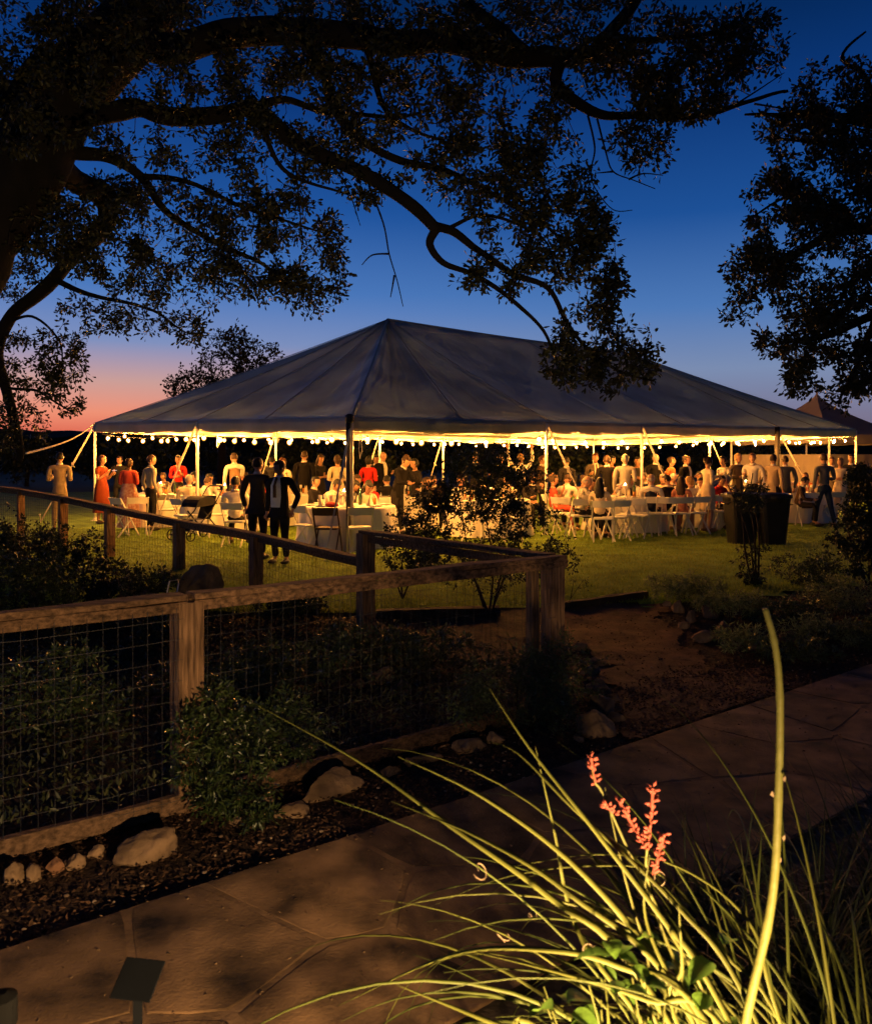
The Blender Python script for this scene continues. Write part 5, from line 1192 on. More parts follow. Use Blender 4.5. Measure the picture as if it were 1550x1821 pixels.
    if bk == 'trousers' or seated:
        tv = [pel + Vector((0, .0, -.01)), pel + Vector((0, 0, .09))]; te = [(0, 1)]; tr = [(.136 * f * s, .108 * f * s), (.128 * f * s, .098 * f * s)]
        for (a, b, c, c2_, e_, t_) in LEG:
            i0 = len(tv); tv += [V[a], V[b], V[c], V[c2_], V[e_] + Vector((0, 0, .02))]; tr += [.086 * s * f, .080 * s * f, .066 * s, .062 * s, .056 * s]; te += [(0, i0), (i0, i0 + 1), (i0 + 1, i0 + 2), (i0 + 2, i0 + 3), (i0 + 3, i0 + 4)]
        skin_obj('trousers' if bk == 'trousers' else 'skirt', tv, te, tr, CM[bc], root)
    else:                   # skirt or dress, with folds
        hem = {'mini': .52, 'knee': .44, 'midi': .28, 'maxi': .06}[bk] * s; n = 28; mb = MB(); VV = []; F2 = []; z1 = pz + .17 * s
        for r_ in range(9):
            u = r_ / 8; z = z1 + (hem - z1) * u; wx = (.128 + .045 * min(1, u * 4) + .05 * u * (1 if bk != 'mini' else .4)) * s * f; wy = (.098 + .04 * min(1, u * 4) + .06 * u * (1 if bk != 'mini' else .4)) * s * f
            for j in range(n): a = 2 * math.pi * j / n; q = 1 + .07 * u * math.sin(a * 7 + px); VV.append((math.cos(a) * wx * q, math.sin(a) * wy * q, z))
        for r_ in range(8):
            for j in range(n): F2.append((r_ * n + j, r_ * n + (j + 1) % n, (r_ + 1) * n + (j + 1) % n, (r_ + 1) * n + j))
        mb.add(VV, F2); mb.build('skirt', CM[bc], root, sm=True)
    for (a, b, c, c2_, e_, t_) in LEG:
        an = V[e_]; to = V[t_]; mb = MB(); cc = an.lerp(to, .5); mb.ball((cc.x, cc.y, .045), (.047 * s, .135 * s, .05 * s), 10, 7, lambda p: Vector((p.x * (1 - .2 * max(0, -p.y)), p.y, max(-.85, p.z) * (1 - .35 * max(0, -p.y))))); mb.build('shoe', M_tanshoe if fem else M_shoe, root, sm=True)
    if shirtfront:          # shirt seen in the open jacket
        n = 7; VV = []; F2 = []; wd = {'wide': (.045, .082, .085, .075), 'narrow': (.05, .055, .04, .015)}[shirtfront]
        for r_, (zz, dep, hw_) in enumerate(((.50, .070, wd[0]), (.36, .128, wd[1]), (.18, .125, wd[2]), (.0, .132, wd[3]))):
            for j in range(n): u = -1 + 2 * j / (n - 1); q = up((u * hw_ * f, -(dep * f + .016) * math.sqrt(max(.2, 1 - (u * hw_ / .17) ** 2)), zz)); VV.append(q)
        for r_ in range(3):
            for j in range(n - 1): F2.append((r_ * n + j, r_ * n + j + 1, (r_ + 1) * n + j + 1, (r_ + 1) * n + j))
        mb = MB(); mb.add(VV, F2); mb.build('shirt_front', CM['white'], root, sm=True)
        if tie:
            mb = MB(); P = [up((0, -(.098 * f), .49)), up((0, -(.158 * f), .36)), up((0, -(.155 * f), .16))]; mb.beam(P[0], P[1], .035, .012); mb.beam(P[1], P[2], .05, .012); mb.build('tie', CM[tie], root)
    if hold:
        a, b, c, e_, t_, hv, wr, pm = ARM[0 if hold[1] == 'r' else 1]; hp = pm + hv * .03
        Mw = Matrix.Rotation(yaw, 3, 'Z'); wp_ = Mw @ hp + Vector((x, y, g))
        if hold[0] == 'glass': prop(gl, wp_ - Vector((0, 0, .08)), 0, 'wine glass held by the ' + hold[2], 'glass', None)
        else:
            mb = MB(); mb.box((0, 0, 0), (.07, .14, .009)); o = mb.build('phone', emit('phone_screen', (.75, .85, 1), .8), loc=wp_ + Vector((0, 0, .012))); tag(o, 'lit phone in the hand of the ' + hold[2], 'phone')
    return root
EXT = {}
PI = math.pi
def bake_people():
    dg = bpy.context.evaluated_depsgraph_get(); dg.update()
    for o, m in PEND:
        me = bpy.data.meshes.new_from_object(o.evaluated_get(dg)); 
        ext = EXT.get(o.name)
        if ext is not None:
            V = [tuple(v.co) for v in me.vertices]; FS = [tuple(p.vertices) for p in me.polygons]; k_ = len(V); V += ext.v; FS += [tuple(i + k_ for i in q) for q in ext.f]
            me = bpy.data.meshes.new('body'); me.from_pydata(V, [], FS); me.update()
        o.modifiers.clear(); me.materials.clear(); me.materials.append(m); me.polygons.foreach_set('use_smooth', [True] * len(me.polygons)); o.data = me
        if '_x' in o: del o['_x']
S, SIT = 'stand', 'sit'
person(106, 18.6, 1.76, PI + .25, S, ('glass', 'glass'), 'jacket:tan', 'khaki', 0, 'short:black', 'man in a tan suit standing with his back turned left of the tent corner')
person(181, 20.6, 1.70, 1.3, S, ('phone', 'phone'), 'sleeveless:rust', 'midi:rust', 0, 'bob:auburn', 'woman in a rust sleeveless dress beside the left corner pole', fem=True, hold=('phone', 'l', 'woman in the rust dress'))
person(229, 18.9, 1.62, PI - .1, S, ('fold', 'fold'), 'cardigan:coral', 'maxi:floral', 1, 'bob:brown', 'woman in a coral cardigan and pink floral skirt seen from behind', fem=True, fat=1.2)
person(268, 18.6, 1.71, PI - .75, S, ('relax', 'relax'), 'shirt:grey', 'dark', 0, 'short:brown', 'man in a grey shirt and dark trousers left of the table', turn=-.7)
person(317, 22.6, 1.70, .1, S, ('fold', 'glass'), 'shirt:red', 'dark', 1, 'bob:black', 'woman in a red top facing us behind the left table', fem=True)
person(336, 18.3, 1.72, PI + .3, SIT, ('table', 'table'), 'jacket:cream', 'khaki', 0, 'short:grey', 'seated guest in a cream jacket behind the leaning guy strap', lean=.15, fat=1.1)
person(418, 19.9, 1.76, PI + .5, S, ('reach', 'relax'), 'vest:vest', 'dark', 0, 'short:brown', 'man in a tan waistcoat and white shirt leaning over the table', lean=.12)
person(418, 15.35, 1.74, PI + .05, SIT, ('table', 'table'), 'shirt:white', 'dark', 1, 'short:black', 'seated dark haired man in white left of the dark suited pair')
person(458, 13.35, 1.64, PI - .25, S, ('down', 'relax'), 'jacket:charcoal', 'dark', 0, 'short:brown', 'man in a charcoal suit with his back turned by the back fence', turn=-.3, fat=1.12)
person(498, 12.75, 1.60, -.35, S, ('down', 'pocket'), 'jacket:dark', 'dark', 1, 'short:brown', 'man in an open dark jacket over a pale shirt by the back fence', shirtfront='wide', turn=-.6, nod=.2, tie='brown', fat=1.14)
person(503, 19.4, 1.64, -.4, S, ('fold', 'glass'), 'shirt:cream', 'midi:cream', 0, 'bob:auburn', 'woman in a pale dress just behind the dark suited pair', fem=True)
person(541, 21.4, 1.82, PI, S, ('down', 'down'), 'jacket:black', 'dark', 1, 'short:brown', 'broad man in a black suit with his back turned behind the candle', fat=1.15)
person(600, 20.0, 1.70, PI + .2, S, ('fold', 'fold'), 'cardigan:cream', 'midi:cream', 0, 'bob:brown', 'woman in a cream top standing behind the young man in white', fem=True)
person(584, 16.75, 1.70, .9, SIT, ('table', 'table'), 'shirt:white', 'dark', 1, 'short:black', 'young man in white seated leaning over the near round table', lean=.35, nod=.3)
person(612, 16.7, 1.66, 1.2, SIT, ('table', 'table'), 'shirt:slate', 'dark', 1, 'short:black', 'seated guest in slate grey left of the near tent pole', lean=.35, nod=.3)
person(648, 16.2, 1.62, .5, SIT, ('table', 'table'), 'cardigan:cream', 'khaki', 0, 'long:black', 'seated woman with long black hair and cream top right of the near tent pole', lean=.3, nod=.35, fem=True)
person(655, 20.4, 1.68, PI - .2, S, ('glass', 'fold'), 'shirt:red', 'red', 0, 'bob:black', 'woman in bright red standing right of the near tent pole', fem=True)
person(668, 22.5, 1.72, .6, S, ('down', 'glass'), 'jacket:dark', 'dark', 1, 'short:black', 'dark haired man between the woman in red and the bald man')
person(680, 21.6, 1.80, .7, S, ('down', 'glass'), 'jacket:black', 'dark', 3, 'bald:grey', 'bald man in a black suit with an open white collar', shirtfront='narrow')
person(706, 17.6, 1.74, .9, S, ('reach', 'reach'), 'jacket:black', 'dark', 0, 'short:brown', 'man in black leaning forward left of the tall shrub', lean=.35, nod=.2)
person(722, 23.5, 1.74, .3, S, ('down', 'glass'), 'jacket:dark', 'dark', 3, 'short:auburn', 'man with a pink face far back beneath the lights')
person(738, 18.6, 1.62, -1.0, S, ('fold', 'fold'), 'shirt:dark', 'dark', 0, 'bob:black', 'woman with dark bobbed hair facing the leaning man', fem=True)
person(757, 18.0, 1.58, 1.2, SIT, ('table', 'table'), 'shirt:black', 'dark', 0, 'long:brown', 'seated woman in black at the left edge of the tall shrub', fem=True)
person(890, 20.6, 1.72, -.6, S, ('glass', 'down'), 'jacket:dark', 'dark', 0, 'short:black', 'dark haired man just above the tall shrub')
person(926, 21.0, 1.74, PI + .2, S, ('raise', 'raise'), 'shirt:white', 'dark', 0, 'short:blond', 'guest with both arms raised above the tall shrub')
person(963, 22.0, 1.70, 1.1, S, ('down', 'glass'), 'jacket:brown', 'dark', 3, 'short:auburn', 'man in brown left of the second tent pole')
person(983, 18.7, 1.62, 1.3, SIT, ('table', 'face'), 'sleeveless:coral', 'coral', 0, 'bun:brown', 'seated woman in coral beside the second tent pole', fem=True)
person(1030, 17.0, 1.76, 1.9, SIT, ('table', 'table'), 'shirt:print', 'dark', 0, 'bald:grey', 'seated balding guest in a black and white patterned shirt', lean=.25, turn=-.5, fat=1.2)
person(1066, 16.6, 1.64, PI - .3, SIT, ('table', 'table'), 'cardigan:cream', 'dark', 0, 'long:black', 'seated woman with long dark hair and cream shawl near the lawn', fem=True)
person(1058, 21.4, 1.76, .1, S, ('glass', 'down'), 'jacket:taupe', 'dark', 0, 'short:auburn', 'man in a taupe suit facing us behind the man in black', shirtfront='narrow', tie='brown')
person(1079, 19.6, 1.70, PI - .1, S, ('down', 'relax'), 'jacket:black', 'dark', 0, 'short:brown', 'man in a black jacket with his back turned left of the pale jacket')
person(1111, 19.2, 1.72, PI - .3, S, ('glass', 'down'), 'jacket:grey', 'dark', 3, 'short:grey', 'grey haired man in a pale grey jacket with his back turned')
person(1133, 22.0, 1.66, -.4, S, ('fold', 'fold'), 'sleeveless:dark', 'midi:dark', 2, 'long:black', 'woman in a dark dress left of the third tent pole', fem=True)
person(1157, 17.8, 1.74, PI - .4, SIT, ('table', 'table'), 'vest:navy', 'navy', 3, 'bald:white', 'seated older balding man in a navy waistcoat', turn=-.4)
person(1178, 20.2, 1.64, -.5, SIT, ('table', 'table'), 'shirt:cream', 'dark', 3, 'bob:grey', 'seated grey haired woman facing us across the pale table', fem=True)
person(1196, 20.6, 1.66, .3, SIT, ('table', 'face'), 'jacket:taupe', 'dark', 3, 'short:white', 'seated white haired man facing us at the far side')
person(1211, 17.8, 1.62, PI - .5, SIT, ('table', 'table'), 'cardigan:rose', 'rose', 0, 'long:brown', 'seated woman with long dark hair in a rose top', fem=True)
person(1193, 21.8, 1.66, .9, S, ('glass', 'fold'), 'sleeveless:orange', 'midi:orange', 0, 'bun:brown', 'woman in an orange dress behind the seated guests', fem=True)
person(1219, 20.9, 1.70, .8, S, ('down', 'glass'), 'jacket:black', 'dark', 0, 'short:brown', 'man in a black suit right of the woman in orange', shirtfront='narrow')
person(1258, 18.3, 1.66, 1.9, S, ('glass', 'reach'), 'cardigan:cream', 'mini:cream', 0, 'bun:brown', 'woman in a short cream dress holding a plate by the table', fem=True)
person(1286, 20.6, 1.68, -1.1, S, ('glass', 'fold'), 'shirt:print', 'dark', 1, 'bob:black', 'guest in a dark patterned top facing the woman in cream', fem=True)
person(1311, 21.0, 1.76, .4, S, ('fold', 'glass'), 'jacket:taupe', 'dark', 0, 'short:blond', 'fair haired man in taupe behind the young tree')
person(1338, 20.4, 1.76, -.5, S, ('glass', 'down'), 'shirt:white', 'dark', 3, 'short:auburn', 'man in a white shirt right of the young tree top')
person(1374, 20.2, 1.72, 2.3, S, ('down', 'down'), 'jacket:tan', 'dark', 0, 'short:brown', 'man in a tan jacket beside the dark tent pole')
person(1396, 20.9, 1.70, PI, S, ('relax', 'relax'), 'jacket:slate', 'dark', 0, 'short:brown', 'man in slate grey right of the dark tent pole')
person(1432, 22.4, 1.64, -.7, SIT, ('table', 'table'), 'sleeveless:orange', 'orange', 0, 'bob:auburn', 'seated woman in orange left of the man in jeans', fem=True)
person(1465, 19.8, 1.74, PI + .1, S, ('fold', 'relax'), 'shirt:slate', 'jeans', 0, 'short:brown', 'man in a grey sweater and jeans standing on the lawn at right', step=.14)
person(1494, 21.5, 1.64, -.6, S, ('fold', 'fold'), 'cardigan:cream', 'midi:cream', 0, 'bob:blond', 'woman in cream beside the big right bush', fem=True)
person(1513, 22.6, 1.74, -.4, S, ('down', 'glass'), 'jacket:dark', 'dark', 1, 'short:brown', 'man in a dark jacket at the edge of the big right bush')

# more guests filling the tables and the back of the tent
EX = [(215, 24.0, 1.72, .4, S, ('glass', 'down'), 'jacket:dark', 'dark', 0, 'short:brown', 'man in a dark suit far back between the rust and coral dresses'),
      (290, 23.8, 1.66, -.6, SIT, ('table', 'face'), 'shirt:taupe', 'dark', 1, 'bob:brown', 'seated woman in taupe far back left of the woman in red'),
      (352, 21.6, 1.72, -1.2, SIT, ('table', 'table'), 'jacket:dark', 'dark', 0, 'short:black', 'seated man in dark jacket behind the left tables'),
      (376, 20.2, 1.64, 1.2, SIT, ('table', 'table'), 'shirt:white', 'dark', 1, 'bob:black', 'seated woman in white left of the waistcoat man'),
      (440, 20.4, 1.70, -1.3, SIT, ('table', 'face'), 'shirt:cream', 'dark', 0, 'short:brown', 'seated man in cream right of the waistcoat man'),
      (478, 22.6, 1.74, PI - .3, S, ('down', 'glass'), 'jacket:charcoal', 'dark', 0, 'short:black', 'man in charcoal far back above the dark suited pair'),
      (520, 21.0, 1.68, -1.0, SIT, ('table', 'table'), 'jacket:dark', 'dark', 1, 'short:black', 'seated man in dark left of the broad man in black'),
      (562, 21.6, 1.66, .7, S, ('fold', 'glass'), 'sleeveless:dark', 'midi:dark', 0, 'long:brown', 'woman in a dark dress right of the broad man in black'),
      (628, 18.6, 1.64, .3, SIT, ('table', 'face'), 'shirt:dark', 'dark', 0, 'bob:brown', 'seated guest in dark behind the near pole and table'),
      (666, 17.6, 1.66, -.9, SIT, ('table', 'table'), 'cardigan:red', 'dark', 0, 'bob:black', 'seated woman in a red cardigan left of the leaning man'),
      (690, 18.9, 1.74, PI, SIT, ('table', 'table'), 'jacket:black', 'dark', 0, 'short:black', 'seated man in black with his back turned beside the leaning man'),
      (780, 19.6, 1.70, -.5, SIT, ('table', 'lap'), 'jacket:brown', 'dark', 1, 'short:brown', 'seated man in a brown jacket behind the left side of the tall shrub'),
      (820, 18.4, 1.66, .6, SIT, ('table', 'table'), 'shirt:white', 'dark', 0, 'bob:auburn', 'seated woman in white behind the tall shrub'),
      (850, 21.5, 1.74, PI, S, ('down', 'down'), 'jacket:dark', 'dark', 0, 'short:black', 'man in dark with his back turned behind the tall shrub'),
      (905, 18.4, 1.68, -.7, SIT, ('table', 'table'), 'shirt:cream', 'dark', 3, 'short:grey', 'seated grey haired man in cream behind the tall shrub'),
      (945, 19.4, 1.70, .4, SIT, ('table', 'face'), 'jacket:charcoal', 'dark', 0, 'short:brown', 'seated man in charcoal at the right edge of the tall shrub'),
      (1006, 20.4, 1.68, PI + .4, S, ('down', 'glass'), 'jacket:dark', 'dark', 1, 'short:black', 'man in dark between the second pole and the taupe suit'),
      (1040, 19.0, 1.64, .2, SIT, ('table', 'table'), 'shirt:rose', 'dark', 0, 'bun:brown', 'seated woman in rose behind the patterned shirt'),
      (1092, 21.8, 1.66, .5, S, ('glass', 'fold'), 'sleeveless:red', 'midi:red', 0, 'bob:black', 'woman in a red dress between the black and pale jackets'),
      (1095, 20.2, 1.66, .1, SIT, ('table', 'table'), 'jacket:dark', 'dark', 3, 'short:white', 'seated white haired man in dark across the pale table'),
      (1146, 20.8, 1.70, -1.4, SIT, ('table', 'lap'), 'jacket:navy', 'dark', 0, 'short:brown', 'seated man in navy right of the third tent pole'),
      (1168, 22.4, 1.76, .2, S, ('down', 'glass'), 'jacket:black', 'dark', 3, 'bald:grey', 'bald man in black far back behind the seated navy waistcoat'),
      (1240, 21.8, 1.72, -.3, SIT, ('lap', 'table'), 'jacket:charcoal', 'dark', 1, 'short:black', 'seated man in charcoal behind the woman in the cream dress'),
      (1230, 18.7, 1.66, PI + .6, SIT, ('table', 'table'), 'shirt:white', 'dark', 0, 'bob:blond', 'seated fair haired woman in white left of the cream dress'),
      (1300, 19.6, 1.64, -.9, SIT, ('table', 'table'), 'cardigan:tan', 'dark', 3, 'bob:grey', 'seated woman in tan behind the young tree'),
      (1355, 21.6, 1.68, .5, SIT, ('table', 'face'), 'shirt:white', 'dark', 0, 'long:brown', 'seated woman in white left of the dark tent pole'),
      (1412, 20.2, 1.66, .8, SIT, ('table', 'table'), 'jacket:brown', 'dark', 0, 'short:black', 'seated man in brown right of the dark tent pole'),
      (1448, 21.2, 1.64, PI - .6, SIT, ('table', 'table'), 'shirt:cream', 'dark', 1, 'bun:black', 'seated woman in cream left of the jeans legs'),
      (1482, 23.6, 1.72, -.5, S, ('down', 'glass'), 'jacket:taupe', 'dark', 0, 'short:auburn', 'man in taupe right of the man in jeans')]
EX += [(1010, 18.6, 1.70, PI - .7, SIT, ('table', 'table'), 'shirt:white', 'dark', 0, 'short:brown', 'seated man in white between coral and the patterned shirt'),
       (1048, 17.9, 1.62, 1.0, SIT, ('table', 'face'), 'sleeveless:dark', 'dark', 0, 'bob:brown', 'seated woman in dark just behind the cream shawl'),
       (1126, 19.3, 1.72, -.9, SIT, ('table', 'table'), 'shirt:white', 'dark', 3, 'short:brown', 'seated man in white behind the third tent pole'),
       (1190, 18.8, 1.66, PI + .5, SIT, ('table', 'table'), 'jacket:dark', 'dark', 0, 'short:black', 'seated man in dark between the navy waistcoat and the rose top'),
       (1248, 19.4, 1.64, -.8, SIT, ('table', 'face'), 'shirt:white', 'dark', 0, 'bob:black', 'seated woman in white just behind the cream dress'),
       (1275, 19.0, 1.70, .6, SIT, ('table', 'table'), 'shirt:red', 'dark', 1, 'short:black', 'seated guest in red right of the cream dress'),
       (362, 19.0, 1.66, 2.0, SIT, ('table', 'table'), 'shirt:white', 'dark', 0, 'short:brown', 'seated man in white right of the cream jacket'),
       (468, 18.8, 1.64, -.6, SIT, ('table', 'table'), 'shirt:red', 'dark', 1, 'bob:brown', 'seated woman in red seen between the dark suited pair and the waistcoat'),
       (556, 17.6, 1.68, 1.2, SIT, ('table', 'table'), 'jacket:dark', 'dark', 0, 'short:black', 'seated man in dark right of the open jacket man')]
rp = random.Random(3)
for (px, d, H, yw, po, ar, tp, bt_, sk_, hr, lb) in EX: person(px + rp.uniform(-6, 6), d + rp.uniform(-.3, .3), H + rp.uniform(-.09, .09), yw + rp.uniform(-.3, .3), po, ar, tp, bt_, sk_, hr, lb, fem=('woman' in lb), lean=rp.uniform(.0, .3) if po == SIT else rp.uniform(-.02, .08), nod=rp.uniform(-.05, .25), turn=rp.uniform(-.5, .5))
bake_people()
# ------------------------------------------------------------------ the lit foreground: red yucca, leaves, grasses, marker, garden uplight
M_yblade = mat('yucca_blade', (.145, .155, .03), .55, .25, 6, stretch=(1, 1, 1), trans=.15, obj_var=.2)
M_ydark = mat('yucca_blade_dark', (.09, .11, .02), .6, .3, 6, trans=.12, obj_var=.25)
M_ystalk = mat('yucca_stalk', (.15, .15, .035), .55, .15, 10, .2, 40)
M_bloomr = mat('coral_blossom', (.42, .10, .07), .6, .3, 40, trans=.2)
M_dry = mat('dry_fibre', (.35, .25, .15), .8, .2, 10)
def spline(pts, n):
    pts = [Vector(p) for p in pts]; P = []; m = len(pts)
    for i in range(m - 1):
        p0, p1, p2, p3 = pts[max(i - 1, 0)], pts[i], pts[i + 1], pts[min(i + 2, m - 1)]
        for j in range(n):
            t = j / n; P.append(.5 * ((2 * p1) + (p2 - p0) * t + (2 * p0 - 5 * p1 + 4 * p2 - p3) * t * t + (3 * p1 - p0 - 3 * p2 + p3) * t ** 3))
    P.append(pts[-1]); return P
YB = Vector((.98, 1.74, -.35)); yuc = empty('red_yucca', YB); tag(yuc, 'red yucca clump of long arching yellow green blades in the foreground', 'plant')
def blade(P, wmax, m, parent, curl=.45):
    """channelled leaf, widest low down, fading to a point"""
    n = len(P); V = []; FS = []; L0 = parent.location
    for i, p in enumerate(P):
        t = (P[min(i + 1, n - 1)] - P[max(i - 1, 0)]).normalized(); sd_ = t.cross(Vector((.15, -.6, .8))).normalized(); nr = sd_.cross(t)
        u = i / (n - 1); w_ = wmax * (.75 + .25 * min(1, u * 4)) * (1 - u ** 2.2) + .0008
        V += [p - sd_ * w_ / 2 + nr * w_ * curl * .5 - L0, p - nr * w_ * .10 - L0, p + sd_ * w_ / 2 + nr * w_ * curl * .5 - L0, p - nr * w_ * .03 - L0]
    for i in range(n - 1):
        for j in range(4): FS.append((i * 4 + j, i * 4 + (j + 1) % 4, (i + 1) * 4 + (j + 1) % 4, (i + 1) * 4 + j))
    mb = MB(); mb.add(V, FS); return mb.build('blade', m, parent, sm=True)
def yb(pts, w_, m=None): 
    w_ *= 1.0; P = [YB + Vector((rs.uniform(-.10, .04), rs.uniform(-.05, .05), rs.uniform(0, .1)))] + [at(*q) for q in pts]; return blade(spline(P, 7), w_, m or M_yblade, yuc)
# the long blades one can follow in the picture: picture column, row, distance
yb([(1215, 1790, 1.78), (1040, 1560, 1.82), (860, 1420, 1.9), (705, 1345, 1.98)], .018)
yb([(1150, 1760, 1.80), (980, 1600, 1.85), (800, 1470, 1.95), (630, 1350, 2.1), (430, 1240, 2.3)], .018)
yb([(1230, 1800, 1.75), (1010, 1590, 1.8), (850, 1490, 1.9), (695, 1425, 2.0)], .016)
yb([(1340, 1810, 1.75), (1200, 1610, 1.8), (1020, 1440, 1.9), (920, 1340, 2.0), (862, 1318, 2.05)], .013)
yb([(1280, 1790, 1.72), (1180, 1640, 1.75), (1050, 1470, 1.8), (940, 1330, 1.9), (870, 1225, 2.0)], .015)
yb([(1120, 1790, 1.8), (1020, 1640, 1.9), (985, 1480, 1.95), (952, 1330, 2.0)], .011)
yb([(1255, 1820, 1.7), (1100, 1720, 1.7), (960, 1690, 1.72), (800, 1700, 1.78), (600, 1790, 1.85)], .016)
yb([(1300, 1850, 1.7), (1150, 1780, 1.7), (990, 1730, 1.75), (820, 1688, 1.85)], .013)
yb([(1010, 1870, 1.7), (900, 1830, 1.7), (800, 1790, 1.75), (705, 1752, 1.8)], .014)
yb([(1395, 1840, 1.75), (1290, 1700, 1.8), (1180, 1560, 1.9), (1060, 1540, 1.95), (900, 1560, 2.0), (760, 1615, 2.1)], .009)
yb([(1390, 1830, 1.75), (1330, 1640, 1.85), (1200, 1540, 1.95), (1060, 1520, 2.0), (920, 1540, 2.05)], .009)
yb([(1250, 1820, 1.7), (1180, 1720, 1.72), (1145, 1620, 1.78), (1155, 1520, 1.8)], .010)
yb([(1215, 1850, 1.7), (1212, 1720, 1.72), (1206, 1610, 1.75)], .012)
yb([(1180, 1850, 1.75), (1150, 1700, 1.8), (1110, 1560, 1.85), (1075, 1400, 1.9)], .008, M_ystalk)
rr = random.Random(21)
for i in range(120):
    a = rr.uniform(math.pi * .35, math.pi * 1.08); L = rr.uniform(1.05, 1.75); e0 = R(rr.uniform(48, 84)); n = 18; p = YB + Vector((rr.uniform(-.30, .08), rr.uniform(-.02, .22), 0)); P = [p.copy()]; e = e0; bend = R(rr.uniform(4, 11))
    if rr.random() < .08: a = rr.uniform(0, 6.283)
    for k_ in range(n):
        p = p + Vector((math.cos(a) * math.cos(e), math.sin(a) * math.cos(e), math.sin(e))) * (L / n); e -= bend * (1.0 if k_ > 4 else .25); P.append(p.copy())
    if min(q.y for q in P) < 1.0: continue
    for q in P: q.z = max(q.z, -.30)
    blade(P, rr.uniform(.007, .013), M_yblade if rr.random() < .45 else M_ydark, yuc)
# old fibres curling off the blades
for _ in range(6):
    c = at(rr.uniform(860, 1250), rr.uniform(1480, 1700), rr.uniform(1.75, 1.95)); r_ = rr.uniform(.008, .02); mb = MB(); ax = Vector((rr.uniform(-1, 1), rr.uniform(-1, 1), rr.uniform(-1, 1))).normalized(); ay = ax.orthogonal().normalized(); az = ax.cross(ay)
    mb.tube([c - YB + (ay * math.cos(t) + az * math.sin(t)) * r_ * (1 - t * .04) + ax * t * .003 for t in [k_ * .5 for k_ in range(14)]], .0009, 4); mb.build('curled_fibre', M_dry, yuc)
# the tall cut stalk and the flower spikes
mb = MB(); P = spline([Vector((.60, 1.78, -.35)), at(1300, 2000, 1.72), at(1325, 1821, 1.72), at(1372, 1600, 1.76), at(1384, 1400, 1.8), at(1386, 1240, 1.82), at(1378, 1150, 1.83), at(1360, 1082, 1.84)], 8); n_ = len(P)
mb.tube([p - YB for p in P], [.0105 - .0040 * i / n_ + (.0012 if i % 9 == 4 else 0) for i in range(n_)], 10); st = mb.build('flower_stalk', M_ystalk, yuc, sm=True); st['label'] = 'tall pale cut stalk rising past the walkway'
for (px, py, s_) in ((1391, 1385, 1), (1376, 1412, -1), (1390, 1490, 1), (1383, 1530, 1)):
    mb = MB(); c = at(px, py, 1.78) - YB; mb.add([c, c + Vector((s_ * .005, -.003, .007)), c + Vector((s_ * .002, -.004, -.006)), c + Vector((s_ * .008, .002, -.003))], [(0, 1, 3), (0, 3, 2), (0, 2, 1), (1, 2, 3)]); mb.build('bract', M_dry, st)
def spike(base, tip, sub, label):
    P = spline([YB + Vector((-.2, .05, 0))] + [at(*q) for q in base] + [at(*q) for q in tip], 6); mb = MB(); mb.tube([p - YB for p in P], [.0042 * (1 - .5 * i / len(P)) for i in range(len(P))], 6); s0 = mb.build('flower_stalk', M_ystalk, yuc, sm=True)
    for seg in [tip] + sub:
        Q = spline([at(*q) for q in seg], 8); mb = MB(); mb.tube([p - YB for p in Q], .0030, 5); mb.build('spike', M_bloomr, s0)
        for i, p in enumerate(Q):
            for j in range(2):
                dv = Vector((rr.uniform(-1, 1), rr.uniform(-1, 1), rr.uniform(-.1, 1))).normalized(); mb = MB(); c = p - YB + dv * .004; e = c + dv * .013
                mb.tube([c, c.lerp(e, .45), e], [.0014, .0038, .0015], 6); mb.build('blossom', M_bloomr, s0, sm=True)
spike([(1280, 1850, 1.75), (1180, 1640, 1.85), (1120, 1520, 1.88), (1070, 1410, 1.9)], [(1058, 1392, 1.9), (1050, 1348, 1.9)], [], '')
spike([(1250, 1850, 1.75), (1175, 1650, 1.85), (1150, 1560, 1.85)], [(1150, 1510, 1.85), (1158, 1450, 1.85), (1160, 1402, 1.85)], [[(1150, 1510, 1.85), (1125, 1470, 1.86), (1100, 1424, 1.86)], [(1158, 1560, 1.84), (1172, 1520, 1.83), (1180, 1484, 1.83)], [(1090, 1446, 1.87), (1078, 1434, 1.87)]], '')
# broad green leaves under the blades
M_broad = mat('broad_leaf', (.10, .19, .025), .45, .3, 12, .3, 30, trans=.3, obj_var=.3, spec=.5)
bl_root = empty('leafy_weed', (.42, 1.62, -.35)); tag(bl_root, 'broad leaved green plant under the yucca blades at the bottom edge', 'plant')
def broad(p, dirv, L, w_):
    dirv = Vector(dirv).normalized(); sd_ = dirv.cross(Vector((0, 0, 1))).normalized(); nr = sd_.cross(dirv); V = []; FS = []; n = 7
    for i in range(n + 1):
        u = i / n; ww = w_ * math.sin(math.pi * min(1, u ** .8)) ** .8 + .0006; c = p + dirv * L * u - Vector((0, 0, .35 * L * u * u))
        V += [c - sd_ * ww + nr * ww * .35, c, c + sd_ * ww + nr * ww * .35]
    for i in range(n):
        for j in range(2): FS.append((i * 3 + j, i * 3 + j + 1, (i + 1) * 3 + j + 1, (i + 1) * 3 + j))
    mb = MB(); mb.add([v - bl_root.location for v in V], FS); mb.build('leaf', M_broad, bl_root, sm=True)
for i in range(60):
    px, py = rr.uniform(940, 1300), rr.uniform(1660, 1900); d = rr.uniform(1.62, 1.9)
    if (px < 1040 and py < 1740): continue
    broad(at(px, py, d), (rr.uniform(-1, 1), rr.uniform(-1, .4), rr.uniform(-.1, .7)), rr.uniform(.04, .075), rr.uniform(.014, .026))
mb = MB()
